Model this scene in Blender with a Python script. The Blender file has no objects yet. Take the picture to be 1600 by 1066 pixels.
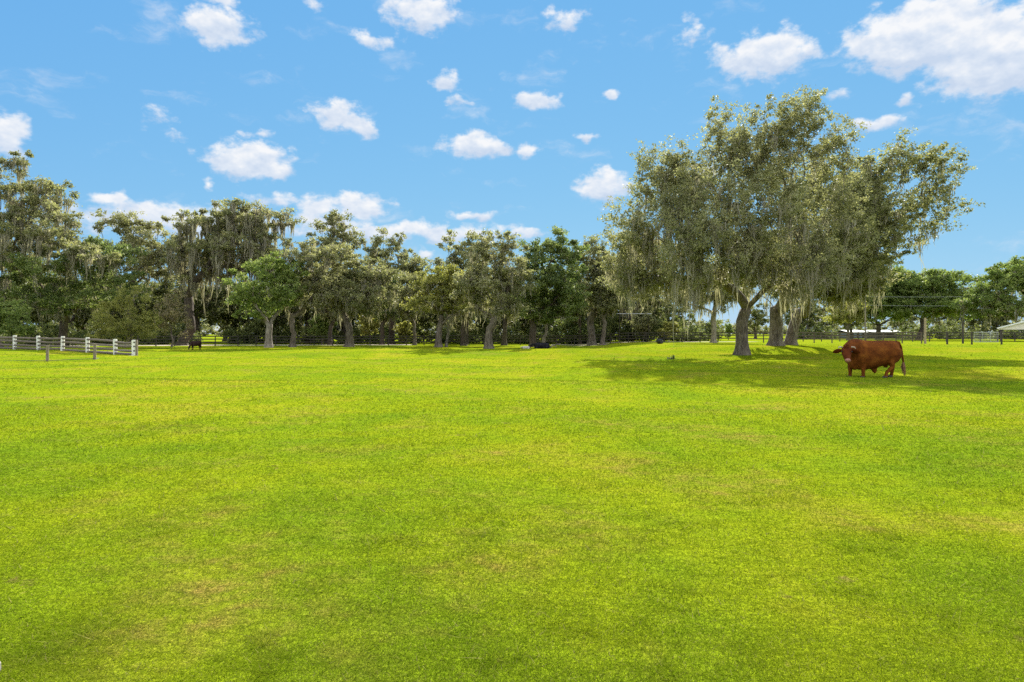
import bpy, bmesh, math, random
import numpy as np
from mathutils import Vector, Matrix

R = math.radians
F = 1066.67          # focal length of the photograph in its own pixels (24 mm on 36 mm)
HZ = 522.0           # row of the horizon
EYE = 1.7
SUN_EL, SUN_AZ = 31.0, 13.0    # degrees; azimuth clockwise from +Y (the view axis)
EXPO = 1.4
SKY = 0.10
SUN = 4.8

scene = bpy.context.scene
col = scene.collection


# ------------------------------------------------------------------ terrain
def sstep(a, b, x):
    t = np.clip((x - a) / (b - a), 0, 1)
    return t * t * (3 - 2 * t)


def ground_z(x, y):
    x = np.asarray(x, float); y = np.asarray(y, float)
    s = np.where(y < 60, 8.0, 7.0)
    berm = 0.31 * np.exp(-((y - 60) / s) ** 2)
    berm = berm * sstep(-31, -17, x) * (1 - sstep(7, 15, x))
    plateau = (0.15 + 0.42 * sstep(8, 18, x)) * sstep(52, 70, y + 0 * x)
    plateau = np.where(x < 8, 0.15 * sstep(62, 80, y), plateau)
    mound = 0.36 * np.exp(-((x + 50) / 15.0) ** 2 - ((y - 64) / 9.0) ** 2)
    und = 0.04 * np.sin(x * 0.55 + 0.21 * y + 1.0) * np.sin(y * 0.31 - 0.13 * x)
    und = und + 0.014 * np.sin(x * 1.3 - 0.5 * y) * np.sin(y * 0.9 + 0.4 * x + 2.0)
    und = und * np.exp(-np.maximum(y - 40, 0) / 25.0) * sstep(1.0, 6.0, np.abs(y))
    und = und + 0.14 * np.sin(0.62 * y + 0.16 * x + 1.2 * np.sin(x * 0.13)) * np.sin(0.17 * x + 0.9) * sstep(14, 24, y) * (1 - sstep(56, 70, y))
    rise = 4.0 * sstep(150, 500, y)
    return berm + plateau + mound + und + rise * 0.25


def gz(x, y):
    return float(ground_z(x, y))


def at(px, D, py=None):
    """point of the place at distance D along the view axis, seen in column px (row py)"""
    x = (px - 800.0) / F * D
    z = gz(x, D) if py is None else EYE + (HZ - py) / F * D
    return np.array([x, D, z])


# ------------------------------------------------------------------ objects
def tag(o, label=None, cat=None, group=None, kind=None):
    if label: o['label'] = label
    if cat: o['category'] = cat
    if group: o['group'] = group
    if kind: o['kind'] = kind
    return o


def empty(name, loc, rz=0.0):
    o = bpy.data.objects.new(name, None)
    o.empty_display_size = 0.3
    o.location = loc
    o.rotation_euler = (0, 0, rz)
    col.objects.link(o)
    return o


def link_mesh(name, me, mat=None, parent=None):
    o = bpy.data.objects.new(name, me)
    col.objects.link(o)
    if mat is not None and len(me.materials) == 0:
        me.materials.append(mat)
    if parent is not None:
        o.parent = parent
    return o


def np_mesh(name, V, Fc, tone=None, smooth=False, midx=None):
    V = np.ascontiguousarray(V, np.float32)
    Fc = np.ascontiguousarray(Fc, np.int32)
    me = bpy.data.meshes.new(name)
    me.vertices.add(len(V))
    me.vertices.foreach_set('co', V.ravel())
    k = Fc.shape[1]
    me.loops.add(Fc.size)
    me.loops.foreach_set('vertex_index', Fc.ravel())
    me.polygons.add(len(Fc))
    me.polygons.foreach_set('loop_start', np.arange(len(Fc), dtype=np.int32) * k)
    if midx is not None:
        me.polygons.foreach_set('material_index', np.ascontiguousarray(midx, np.int32))
    if smooth:
        me.polygons.foreach_set('use_smooth', np.ones(len(Fc), bool))
    me.update(calc_edges=True)
    if tone is not None:
        a = me.attributes.new('tone', 'FLOAT', 'POINT')
        a.data.foreach_set('value', np.ascontiguousarray(tone, np.float32))
    return me


class MB:
    """collects boxes and tubes in a bmesh, links them as one object"""
    def __init__(self):
        self.bm = bmesh.new()

    def box(self, c, s, rot=None, bev=0.0):
        m = Matrix.Translation(Vector(c))
        if rot is not None:
            m = m @ rot.to_4x4()
        m = m @ Matrix.Diagonal((s[0], s[1], s[2], 1))
        g = bmesh.ops.create_cube(self.bm, size=1.0, matrix=m)
        if bev > 0:
            es = list({e for v in g['verts'] for e in v.link_edges})
            bmesh.ops.bevel(self.bm, geom=es, offset=bev, segments=2, affect='EDGES')
        return self

    def bar(self, a, b, w, h, roll=0.0, bev=0.0):
        a, b = Vector(a), Vector(b)
        d = b - a
        q = d.to_track_quat('X', 'Z').to_matrix()
        self.box((a + b) / 2, (d.length, w, h), q, bev)
        return self

    def tube(self, pts, rad, n=8, cap=True):
        pts = [Vector(p) for p in pts]
        if not hasattr(rad, '__len__'):
            rad = [rad] * len(pts)
        rings = []
        for i, p in enumerate(pts):
            t = (pts[min(i + 1, len(pts) - 1)] - pts[max(i - 1, 0)]).normalized()
            ref = Vector((0, 0, 1)) if abs(t.z) < 0.9 else Vector((0, 1, 0))
            u = t.cross(ref).normalized(); v = t.cross(u)
            rings.append([self.bm.verts.new(p + (u * math.cos(2 * math.pi * k / n) + v * math.sin(2 * math.pi * k / n)) * rad[i]) for k in range(n)])
        for a, b in zip(rings, rings[1:]):
            for k in range(n):
                self.bm.faces.new((a[k], a[(k + 1) % n], b[(k + 1) % n], b[k]))
        if cap:
            self.bm.faces.new(rings[0][::-1]); self.bm.faces.new(rings[-1])
        return self

    def build(self, name, mat, parent=None, smooth=False):
        bmesh.ops.recalc_face_normals(self.bm, faces=self.bm.faces)
        me = bpy.data.meshes.new(name)
        self.bm.to_mesh(me); self.bm.free()
        if smooth:
            for p in me.polygons: p.use_smooth = True
        return link_mesh(name, me, mat, parent)


# ------------------------------------------------------------------ materials
def new_mat(name):
    m = bpy.data.materials.new(name)
    m.use_nodes = True
    nt = m.node_tree
    for n in list(nt.nodes): nt.nodes.remove(n)
    out = nt.nodes.new('ShaderNodeOutputMaterial')
    return m, nt, out


def N(nt, t, **kw):
    n = nt.nodes.new(t)
    for k, v in kw.items(): setattr(n, k, v)
    return n


def ramp(nt, fac, stops):
    r = N(nt, 'ShaderNodeValToRGB')
    els = r.color_ramp.elements
    while len(els) < len(stops): els.new(0.5)
    for e, (p, c) in zip(els, stops):
        e.position = p; e.color = (*c, 1)
    nt.links.new(fac, r.inputs[0])
    return r.outputs[0]


def noise(nt, vec, scale, detail=4, rough=0.55):
    n = N(nt, 'ShaderNodeTexNoise')
    n.inputs['Scale'].default_value = scale
    n.inputs['Detail'].default_value = detail
    n.inputs['Roughness'].default_value = rough
    if vec is not None: nt.links.new(vec, n.inputs['Vector'])
    return n.outputs['Fac']


def math_n(nt, op, a, b=None, c=None, clamp=False):
    n = N(nt, 'ShaderNodeMath', operation=op, use_clamp=clamp)
    for i, v in enumerate((a, b, c)):
        if v is None: continue
        if isinstance(v, (int, float)): n.inputs[i].default_value = v
        else: nt.links.new(v, n.inputs[i])
    return n.outputs[0]


def mixc(nt, f, a, b, blend='MIX'):
    n = N(nt, 'ShaderNodeMix', data_type='RGBA', blend_type=blend)
    for i, v in ((0, f), (6, a), (7, b)):
        if isinstance(v, (int, float)): n.inputs[i].default_value = v
        elif isinstance(v, tuple): n.inputs[i].default_value = (*v, 1)
        else: nt.links.new(v, n.inputs[i])
    return n.outputs[2]


def leaf_material(name, c0, c1, c2, trans=0.42, tcol=1.45):
    m, nt, out = new_mat(name)
    geo = N(nt, 'ShaderNodeNewGeometry')
    at_ = N(nt, 'ShaderNodeAttribute', attribute_name='tone')
    f = math_n(nt, 'MULTIPLY_ADD', geo.outputs['Random Per Island'], 0.45, math_n(nt, 'MULTIPLY', at_.outputs['Fac'], 0.6))
    c = ramp(nt, f, [(0.05, c0), (0.5, c1), (0.95, c2)])
    p = N(nt, 'ShaderNodeBsdfPrincipled')
    p.inputs['Roughness'].default_value = 0.6
    p.inputs['Specular IOR Level'].default_value = 0.18
    nt.links.new(c, p.inputs['Base Color'])
    t = N(nt, 'ShaderNodeBsdfTranslucent')
    tc = mixc(nt, 1.0, c, (tcol * 0.96, tcol, tcol * 0.66), 'MULTIPLY')
    nt.links.new(tc, t.inputs['Color'])
    mx = N(nt, 'ShaderNodeMixShader'); mx.inputs[0].default_value = trans
    nt.links.new(p.outputs[0], mx.inputs[1]); nt.links.new(t.outputs[0], mx.inputs[2])
    nt.links.new(mx.outputs[0], out.inputs[0])
    return m


def bark_material(name, dark, mid, pale, scale=1.0):
    m, nt, out = new_mat(name)
    tc = N(nt, 'ShaderNodeTexCoord')
    mp = N(nt, 'ShaderNodeMapping'); mp.inputs['Scale'].default_value = (3.2 * scale, 3.2 * scale, 0.8 * scale)
    nt.links.new(tc.outputs['Object'], mp.inputs['Vector'])
    n1 = noise(nt, mp.outputs[0], 2.6, 6, 0.65)
    n2 = noise(nt, tc.outputs['Object'], 0.9, 3, 0.5)
    c = ramp(nt, n1, [(0.32, dark), (0.5, mid), (0.7, pale)])
    c = mixc(nt, math_n(nt, 'MULTIPLY', ramp(nt, n2, [(0.48, (0, 0, 0)), (0.66, (1, 1, 1))]), 0.5), c, pale)
    p = N(nt, 'ShaderNodeBsdfPrincipled')
    p.inputs['Roughness'].default_value = 0.9
    p.inputs['Specular IOR Level'].default_value = 0.15
    nt.links.new(c, p.inputs['Base Color'])
    b = N(nt, 'ShaderNodeBump'); b.inputs['Strength'].default_value = 0.9; b.inputs['Distance'].default_value = 0.06
    nt.links.new(n1, b.inputs['Height']); nt.links.new(b.outputs[0], p.inputs['Normal'])
    nt.links.new(p.outputs[0], out.inputs[0])
    return m


def plain_material(name, c, rough=0.7, var=0.25, scale=6.0, metal=0.0, stretch=(1, 1, 1), bump=0.0):
    m, nt, out = new_mat(name)
    tc = N(nt, 'ShaderNodeTexCoord')
    mp = N(nt, 'ShaderNodeMapping'); mp.inputs['Scale'].default_value = stretch
    nt.links.new(tc.outputs['Object'], mp.inputs['Vector'])
    n = noise(nt, mp.outputs[0], scale, 5, 0.6)
    lo = tuple(x * (1 - var) for x in c); hi = tuple(min(1, x * (1 + var)) for x in c)
    cc = ramp(nt, n, [(0.3, lo), (0.7, hi)])
    p = N(nt, 'ShaderNodeBsdfPrincipled')
    p.inputs['Roughness'].default_value = rough
    p.inputs['Metallic'].default_value = metal
    nt.links.new(cc, p.inputs['Base Color'])
    if bump:
        b = N(nt, 'ShaderNodeBump'); b.inputs['Strength'].default_value = bump; b.inputs['Distance'].default_value = 0.02
        nt.links.new(n, b.inputs['Height']); nt.links.new(b.outputs[0], p.inputs['Normal'])
    nt.links.new(p.outputs[0], out.inputs[0])
    return m


def turf_colour(nt, island=None):
    """lime turf with yellow, deep green and straw patches; the same field for soil and blades"""
    geo = N(nt, 'ShaderNodeNewGeometry')
    pos = geo.outputs['Position']
    n_big = noise(nt, pos, 0.16, 3, 0.5)
    n_mid = noise(nt, pos, 0.75, 4, 0.6)
    n_fine = noise(nt, pos, 3.2, 5, 0.65)
    n_spk = noise(nt, pos, 9.0, 4, 0.7)
    f = math_n(nt, 'ADD', math_n(nt, 'MULTIPLY', n_big, 0.6), math_n(nt, 'MULTIPLY', n_mid, 0.4))
    c = ramp(nt, f, [(0.36, GRASS[0]), (0.46, GRASS[1]), (0.54, GRASS[2]), (0.64, GRASS[3])])
    # dry straw patches
    off = N(nt, 'ShaderNodeVectorMath', operation='ADD'); off.inputs[1].default_value = (37.0, 11.0, 5.0)
    nt.links.new(pos, off.inputs[0])
    d1 = noise(nt, off.outputs[0], 0.42, 5, 0.68)
    dry = ramp(nt, d1, [(0.51, (0, 0, 0)), (0.66, (1, 1, 1))])
    dry2 = ramp(nt, n_fine, [(0.45, (0, 0, 0)), (0.68, (1, 1, 1))])
    dd = math_n(nt, 'MULTIPLY', dry, math_n(nt, 'MULTIPLY_ADD', dry2, 0.75, 0.15))
    c = mixc(nt, math_n(nt, 'MULTIPLY', dd, 0.9), c, (0.25, 0.18, 0.05))
    spk = ramp(nt, n_spk, [(0.68, (0, 0, 0)), (0.78, (1, 1, 1))])
    c = mixc(nt, math_n(nt, 'MULTIPLY', spk, 0.55), c, (0.15, 0.095, 0.05))
    soil = ramp(nt, noise(nt, off.outputs[0], 1.7, 5, 0.72), [(0.655, (0, 0, 0)), (0.72, (1, 1, 1))])
    c = mixc(nt, math_n(nt, 'MULTIPLY', soil, 0.65), c, (0.21, 0.14, 0.07))
    return c, geo, n_fine, n_spk


GRASS = [(0.112, 0.186, 0.010), (0.148, 0.212, 0.009), (0.182, 0.232, 0.009), (0.232, 0.240, 0.018)]


def turf_material():
    m, nt, out = new_mat('turf')
    c, geo, nf, ns = turf_colour(nt)
    c = mixc(nt, 1.0, c, (1.05, 1.02, 0.9), 'MULTIPLY')
    p = N(nt, 'ShaderNodeBsdfDiffuse')
    nt.links.new(c, p.inputs['Color'])
    b = N(nt, 'ShaderNodeBump'); b.inputs['Strength'].default_value = 0.8; b.inputs['Distance'].default_value = 0.09
    hh = math_n(nt, 'ADD', nf, math_n(nt, 'MULTIPLY', ns, 0.6))
    nt.links.new(hh, b.inputs['Height']); nt.links.new(b.outputs[0], p.inputs['Normal'])
    nt.links.new(p.outputs[0], out.inputs[0])
    return m


def blade_material():
    m, nt, out = new_mat('grass_blades')
    c, geo, nf, ns = turf_colour(nt)
    rnd = geo.outputs['Random Per Island']
    c2 = mixc(nt, ramp(nt, rnd, [(0.55, (0, 0, 0)), (1.0, (0.7, 0.7, 0.7))]), c, (0.27, 0.30, 0.035))
    c2 = mixc(nt, ramp(nt, rnd, [(0.0, (0.5, 0.5, 0.5)), (0.25, (0, 0, 0))]), c2, (0.10, 0.152, 0.006))
    dead = ramp(nt, rnd, [(0.93, (0, 0, 0)), (0.95, (1, 1, 1))])
    c2 = mixc(nt, math_n(nt, 'MULTIPLY', dead, 0.7), c2, (0.29, 0.24, 0.10))
    p = N(nt, 'ShaderNodeBsdfDiffuse')
    nt.links.new(c2, p.inputs['Color'])
    t = N(nt, 'ShaderNodeBsdfTranslucent')
    tc = mixc(nt, 1.0, c2, (1.0, 1.12, 0.6), 'MULTIPLY')
    nt.links.new(tc, t.inputs['Color'])
    mx = N(nt, 'ShaderNodeMixShader'); mx.inputs[0].default_value = 0.28
    nt.links.new(p.outputs[0], mx.inputs[1]); nt.links.new(t.outputs[0], mx.inputs[2])
    nt.links.new(mx.outputs[0], out.inputs[0])
    return m


M = {}
M['oak_leaf'] = leaf_material('oak_leaf', (0.080, 0.090, 0.038), (0.200, 0.205, 0.096), (0.365, 0.352, 0.205))
M['olive_leaf'] = leaf_material('olive_leaf', (0.086, 0.094, 0.044), (0.214, 0.214, 0.106), (0.385, 0.368, 0.225))
M['deep_leaf'] = leaf_material('deep_leaf', (0.058, 0.088, 0.030), (0.140, 0.182, 0.062), (0.28, 0.31, 0.125))
M['fresh_leaf'] = leaf_material('fresh_leaf', (0.085, 0.130, 0.034), (0.175, 0.230, 0.062), (0.30, 0.335, 0.12))
M['lime_leaf'] = leaf_material('lime_leaf', (0.14, 0.15, 0.045), (0.25, 0.25, 0.07), (0.36, 0.345, 0.12))
M['tan_leaf'] = leaf_material('tan_leaf', (0.14, 0.115, 0.07), (0.24, 0.20, 0.12), (0.34, 0.30, 0.18))
M['wood_leaf'] = leaf_material('wood_leaf', (0.045, 0.058, 0.020), (0.110, 0.125, 0.044), (0.23, 0.23, 0.10), trans=0.35)
M['thicket_leaf'] = leaf_material('thicket_leaf', (0.035, 0.048, 0.016), (0.105, 0.125, 0.042), (0.26, 0.28, 0.10), trans=0.4)
M['moss'] = leaf_material('spanish_moss', (0.19, 0.170, 0.128), (0.30, 0.275, 0.215), (0.41, 0.38, 0.30), trans=0.4, tcol=1.2)
M['bark'] = bark_material('oak_bark', (0.052, 0.041, 0.031), (0.132, 0.107, 0.084), (0.25, 0.215, 0.175))
M['grey_bark'] = bark_material('grey_bark', (0.04, 0.031, 0.024), (0.105, 0.082, 0.064), (0.20, 0.165, 0.135))
M['dark_bark'] = bark_material('dark_bark', (0.03, 0.023, 0.018), (0.07, 0.055, 0.043), (0.14, 0.115, 0.092))
M['pale_bark'] = bark_material('pale_bark', (0.09, 0.075, 0.06), (0.21, 0.18, 0.15), (0.33, 0.295, 0.25))


# ------------------------------------------------------------------ trees
def grow(base_path, targets, clumps, rng, bf=0.3, seg=0.7, wig=0.07):
    """skeleton: trunk polyline, then limbs to the targets, then boughs and twigs to every clump"""
    cap = 200 + (len(targets) + len(clumps)) * 40
    P = np.zeros((cap, 3)); par = np.full(cap, -1, int); plen = np.zeros(cap)
    n = 0
    for p in base_path:
        P[n] = p
        par[n] = n - 1
        if n: plen[n] = plen[n - 1] + np.linalg.norm(P[n] - P[n - 1])
        n += 1
    n_tr = n
    lo = max(1, n_tr - 3)
    for stage, pts in ((0, targets), (1, clumps)):
        d0 = np.linalg.norm(pts - base_path[-1], axis=1)
        for t in pts[np.argsort(d0)]:
            s0 = lo
            d = np.linalg.norm(P[s0:n] - t, axis=1)
            # twigs run outwards, so a node much farther out than its target is a poor parent
            cost = d + bf * plen[s0:n] + 0.35 * np.maximum(0, P[s0:n, 2] - t[2])
            j = s0 + int(np.argmin(cost))
            a = P[j]; L = np.linalg.norm(t - a)
            if L < 0.05: continue
            k = max(2, int(math.ceil(L / (seg if stage else seg * 0.9))))
            if n + k + 2 > cap: break
            pd = a - P[par[j]] if par[j] >= 0 else np.array([0, 0, 1.0])
            pd = pd / (np.linalg.norm(pd) + 1e-6)
            c1 = a + pd * L * (0.20 if stage == 0 else 0.2) + np.array([0, 0, 0.04 * L if stage == 0 else 0.05 * L])
            w1, w2 = rng.normal(0, wig * L, 3), rng.normal(0, wig * L, 3)
            prev = j
            for i in range(1, k + 1):
                u = i / k
                p = (1 - u) ** 2 * a + 2 * u * (1 - u) * c1 + u * u * t
                p = p + w1 * math.sin(math.pi * u) * 0.8 + w2 * math.sin(2 * math.pi * u) * 0.6
                P[n] = p; par[n] = prev; plen[n] = plen[prev] + np.linalg.norm(P[n] - P[prev])
                prev = n; n += 1
    return P[:n], par[:n], n_tr


def skeleton_mesh(P, par, r_base, r_tip, rng, flare=0.55, min_r=0.0):
    n = len(P)
    cnt = np.zeros(n)
    nch = np.bincount(par[par >= 0], minlength=n)
    cnt[nch == 0] = 1
    for i in range(n - 1, 0, -1):
        cnt[par[i]] += cnt[i]
    p = math.log(r_base / r_tip) / math.log(max(cnt[0], 2))
    rad = r_tip * np.maximum(cnt, 1) ** p
    best = np.full(n, -1)
    for i in range(1, n):
        q = par[i]
        if best[q] < 0 or cnt[i] > cnt[best[q]]: best[q] = i
    starts = [0] + [i for i in range(1, n) if best[par[i]] != i]
    VV, FF, off = [], [], 0
    for s in starts:
        if rad[s] < min_r: continue
        ch = [s]
        while best[ch[-1]] >= 0: ch.append(best[ch[-1]])
        pts = P[ch]; rr = rad[ch].copy()
        if s != 0:
            pts = np.vstack([P[par[s]], pts]); rr = np.concatenate([[min(rad[par[s]], rr[0] * 1.35)], rr])
        if len(pts) < 2: continue
        mr = rr.max()
        k = 14 if s == 0 else (8 if mr > 0.1 else (5 if mr > 0.035 else 3))
        t = np.gradient(pts, axis=0); t /= np.linalg.norm(t, axis=1)[:, None] + 1e-9
        ref = np.tile(np.array([0.12, 1.0, 0.05]), (len(t), 1))
        u = np.cross(t, ref); u /= np.linalg.norm(u, axis=1)[:, None] + 1e-9
        v = np.cross(t, u)
        ang = np.arange(k) * 2 * math.pi / k
        rk = np.repeat(rr[:, None], k, 1)
        if s == 0:
            h = np.maximum(pts[:, 2] - pts[0, 2], 0)
            ph = rng.uniform(0, 6.28, 2)
            lob = 0.5 + 0.5 * np.cos(ang * 5 + ph[0]) * 0.6 + 0.3 * np.cos(ang * 3 + ph[1])
            rk = rk * (1 + flare * np.exp(-h / 0.45)[:, None] * (0.55 + lob[None, :]))
            rk = rk * (1 + 0.06 * np.cos(ang * 5 + ph[0])[None, :]) * (1 + rng.normal(0, 0.035, rk.shape))
        elif mr > 0.1:
            rk = rk * (1 + rng.normal(0, 0.07, rk.shape))
        ring = pts[:, None, :] + (u[:, None, :] * np.cos(ang)[None, :, None] + v[:, None, :] * np.sin(ang)[None, :, None]) * rk[:, :, None]
        m = len(pts)
        idx = off + np.arange(m * k).reshape(m, k)
        q = np.stack([idx[:-1], np.roll(idx[:-1], -1, 1), np.roll(idx[1:], -1, 1), idx[1:]], -1).reshape(-1, 4)
        VV.append(ring.reshape(-1, 3)); FF.append(q); off += m * k
    return np.vstack(VV), np.vstack(FF), rad


def leaf_arrays(clumps, cr, n_per, size, rng, sprays=7, flat=0.55, tone_c=None, plume=None):
    nc = len(clumps)
    if tone_c is None:      # lighter and darker masses a few metres across
        q = clumps / (cr * 3.2) + 50
        coh = (np.sin(q[:, 0] * 3.1 + np.sin(q[:, 2] * 2.3)) * np.sin(q[:, 2] * 3.7 + 1.3 * np.sin(q[:, 1] * 1.9)) + 1) / 2
        tc = np.clip(0.55 * coh + 0.45 * rng.random(nc), 0, 1)
    else:
        tc = tone_c
    C = np.repeat(clumps, sprays, 0)
    crv = np.repeat(cr * rng.uniform(0.6, 1.2, nc), sprays)
    g = rng.normal(0, 1, C.shape); g /= np.linalg.norm(g, axis=1)[:, None]
    g *= (rng.random(len(C)) ** 0.45 * crv)[:, None]
    g[:, 2] *= flat
    if plume is not None:      # sprays strung out along the bough, thinning to its tip
        ax = np.repeat(clumps - plume, sprays, 0)
        ax = ax + np.array([0.32, 0, 0.05]) * np.linalg.norm(ax, axis=1)[:, None] + rng.normal(0, 0.32, ax.shape) * np.linalg.norm(ax, axis=1)[:, None]
        ax /= np.linalg.norm(ax, axis=1)[:, None] + 1e-6
        g = g * 0.50 + ax * (rng.uniform(-1.2, 1.6, len(C)) * crv)[:, None]
    S = C + g
    ts = np.repeat(tc, sprays) * 0.75 + rng.random(len(C)) * 0.25
    k = max(1, n_per // sprays)
    L = np.repeat(S, k, 0) + rng.normal(0, 1, (len(S) * k, 3)) * np.array([1, 1, 0.7]) * np.repeat(crv, k)[:, None] * 0.21
    tn = np.repeat(ts, k)
    n = len(L)
    nrm = rng.normal(0, 1, (n, 3)); nrm[:, 2] = np.abs(nrm[:, 2]) * 0.9 + 0.25
    nrm /= np.linalg.norm(nrm, axis=1)[:, None]
    u = np.cross(nrm, rng.normal(0, 1, (n, 3))); u /= np.linalg.norm(u, axis=1)[:, None] + 1e-9
    v = np.cross(nrm, u)
    s = size * np.exp(rng.normal(0, 0.28, n))[:, None]
    V = np.stack([L + u * s * 0.5, L + v * s * 0.29 + u * s * 0.08, L - u * s * 0.5, L - v * s * 0.29 + u * s * 0.08], 1).reshape(-1, 3)
    Fq = np.arange(n * 4).reshape(n, 4)
    return V, Fq, np.repeat(tn, 4)


def moss_arrays(anchors, length, rng, ribs=12, width=0.05, spread=0.3):
    na = len(anchors)
    ln = np.repeat(length * np.exp(rng.normal(0, 0.38, na)), ribs)
    A = np.repeat(anchors, ribs, 0) + rng.normal(0, 1, (na * ribs, 3)) * np.array([spread, spread, 0.08])
    tn = np.repeat(rng.random(na), ribs) * 0.6 + rng.random(na * ribs) * 0.4
    n = len(A)
    rad_ = np.linalg.norm((A - np.repeat(anchors, ribs, 0))[:, :2], axis=1) / spread
    L = ln * rng.uniform(0.35, 1.0, n) * np.clip(1.15 - 0.42 * rad_, 0.18, 1)
    swy = np.repeat(rng.normal(0, 0.06, (na, 2)), ribs, 0) * L[:, None]
    K = 5
    yaw = rng.uniform(0, math.pi, n)
    d = np.stack([np.cos(yaw), np.sin(yaw), np.zeros(n)], 1)
    prof = np.array([0.9, 1.25, 0.95, 0.55, 0.06])
    w = width * np.exp(rng.normal(0, 0.3, n))
    V = np.zeros((n, K, 2, 3))
    cent = A + rng.normal(0, 1, A.shape) * 0
    amid = np.repeat(anchors, ribs, 0)
    for i in range(K):
        tt = i / (K - 1)
        p = cent.copy()
        # strands gather towards the tuft's axis as they fall
        p[:, :2] += (amid[:, :2] - cent[:, :2]) * (0.55 * tt)
        p[:, :2] += swy * tt
        p += rng.normal(0, 0.045, p.shape) * (1 + tt)
        p[:, 2] = cent[:, 2] - L * tt
        hw = (w * prof[i] * rng.uniform(0.7, 1.3, n))[:, None] * 0.5
        V[:, i, 0] = p - d * hw; V[:, i, 1] = p + d * hw
    idx = np.arange(n * K * 2).reshape(n, K, 2)
    q = np.stack([idx[:, :-1, 0], idx[:, :-1, 1], idx[:, 1:, 1], idx[:, 1:, 0]], -1).reshape(-1, 4)
    return V.reshape(-1, 3), q, np.repeat(tn, K * 2)


def sample_blobs(blobs, n, rng, gap):
    """points through a union of ellipsoids, kept apart from one another"""
    w = np.array([b[3] * b[5] * b[6] for b in blobs]); w /= w.sum()
    out = []
    for b, k in zip(blobs, np.maximum(2, np.round(w * n)).astype(int)):
        g = rng.normal(0, 1, (k * 5, 3)); g /= np.linalg.norm(g, axis=1)[:, None]
        rr_ = rng.random(len(g)) ** (1 / 2.6)
        o_ = rng.random(len(g)) < 0.13
        rr_[o_] = rng.uniform(1.0, 1.28, o_.sum())
        g *= rr_[:, None]
        pts = np.array(b[:3]) + g * np.array(b[3:6])
        c = 0
        for p in pts:
            if c >= k: break
            if out:
                a = np.array(out[-260:])
                if np.min(np.sum((a - p) ** 2, 1)) < gap * gap: continue
            out.append(p); c += 1
    return np.array(out)


def px_blobs(blobs, D, base):
    """blobs are (column, row, half width, half height[, depth shift m, density, depth radius m]) on the photo"""
    out = []
    for b in blobs:
        px, py, rx, ry = b[:4]
        dy = b[4] if len(b) > 4 else 0.0
        w = b[5] if len(b) > 5 else 1.0
        dd = D + dy
        c = at(px, dd, py) - base
        X, Z = rx / F * dd, ry / F * dd
        Y = b[6] if len(b) > 6 else max(X, Z) * 0.95
        out.append((c[0], c[1], c[2], X, Y, Z, w))
    return out


def tree(label, px, D, blobs, r=0.4, fork=2.5, lean=0.0, n=120, leaves=160, size=0.22, leaf='oak_leaf', bark='bark',
         moss=60, moss_len=1.2, moss_low=0.5, cr=0.85, seed=1, group='live oaks', cat='tree', name='oak_tree', limbs=7,
         gap=0.55, ribs=12, moss_w=0.05, zoff=0.0, sway=0.25, limb_ends=None, clear=None, plume=False):
    rng = np.random.default_rng(seed)
    base = at(px, D); base[2] -= 0.06 - zoff
    bl = px_blobs(blobs, D, base)
    clumps = sample_blobs(bl, n, rng, gap)
    clumps = clumps[clumps[:, 2] > fork * 0.55]

    def opened(q):      # the open space round the fork of the trunk
        if clear is None: return np.zeros(len(q), bool)
        w_ = q + base
        cx = 800 + F * w_[:, 0] / w_[:, 1]; cy = HZ - F * (w_[:, 2] - EYE) / w_[:, 1]
        return (cx > clear[0]) & (cx < clear[1]) & (cy > clear[2])
    clumps = clumps[~opened(clumps)]
    tc = rng.choice(clumps, size=min(limbs * 5, len(clumps)), replace=False)
    # limb ends: inside the crown, spread by angle
    cen = clumps.mean(0)
    tg = []
    for p in tc:
        q = np.array([p[0] * 0.8, p[1] * 0.8, fork + (p[2] - fork) * 0.72])
        if all(np.linalg.norm(q - o) > 0.22 * np.ptp(clumps[:, 2]) for o in tg): tg.append(q)
        if len(tg) >= limbs: break
    if limb_ends:
        tg = [at(a, D + dy, b) - base for a, b, dy in limb_ends]
    tg = np.array(tg)
    k = max(4, int(fork / 0.45))
    path = []
    ph = rng.uniform(0, 6.28)
    for i in range(k + 1):
        u = i / k
        path.append(np.array([lean * u ** 1.6 + sway * 0.35 * math.sin(ph + 3 * u) * u, sway * 0.3 * math.cos(ph + 2.4 * u) * u, fork * u]))
    P, par, ntr = grow(np.array(path), tg, clumps, rng)
    V, Fq, rad = skeleton_mesh(P, par, r if D < 72 else r * 0.84, 0.012 if D < 75 else 0.017, rng)
    root = empty(name, base)
    tag(root, label, cat, group)
    link_mesh('trunk', np_mesh('trunk', V, Fq, smooth=True), M[bark], root)
    lv, lf, lt = leaf_arrays(clumps, cr, leaves, size, rng, sprays=9 if plume else 7, plume=np.array([0, 0, fork + 1.0]) if plume else None)
    link_mesh('crown', np_mesh('crown', lv, lf, lt), M[leaf], root)
    if moss > 0:
        cand = np.where((rad < 0.16) & (P[:, 2] > fork * 0.9) & ~opened(P + np.array([0, 0, -moss_len * .5])))[0]
        zz = P[cand, 2]; zr = (zz - zz.min()) / (np.ptp(zz) + 1e-6)
        wgt = np.exp(-zr * 3.0 * moss_low) + 0.05
        sel = rng.choice(cand, size=min(moss, len(cand)), replace=False, p=wgt / wgt.sum())
        mv, mf, mt = moss_arrays(P[sel], moss_len, rng, ribs=ribs, width=moss_w)
        # moss never reaches the ground
        gl = 0.9
        mv[:, 2] = np.maximum(mv[:, 2], gl + 0.3 * np.sin(mv[:, 0] * 7))
        link_mesh('hanging_moss', np_mesh('hanging_moss', mv, mf, mt), M['moss'], root)
    return root


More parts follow.
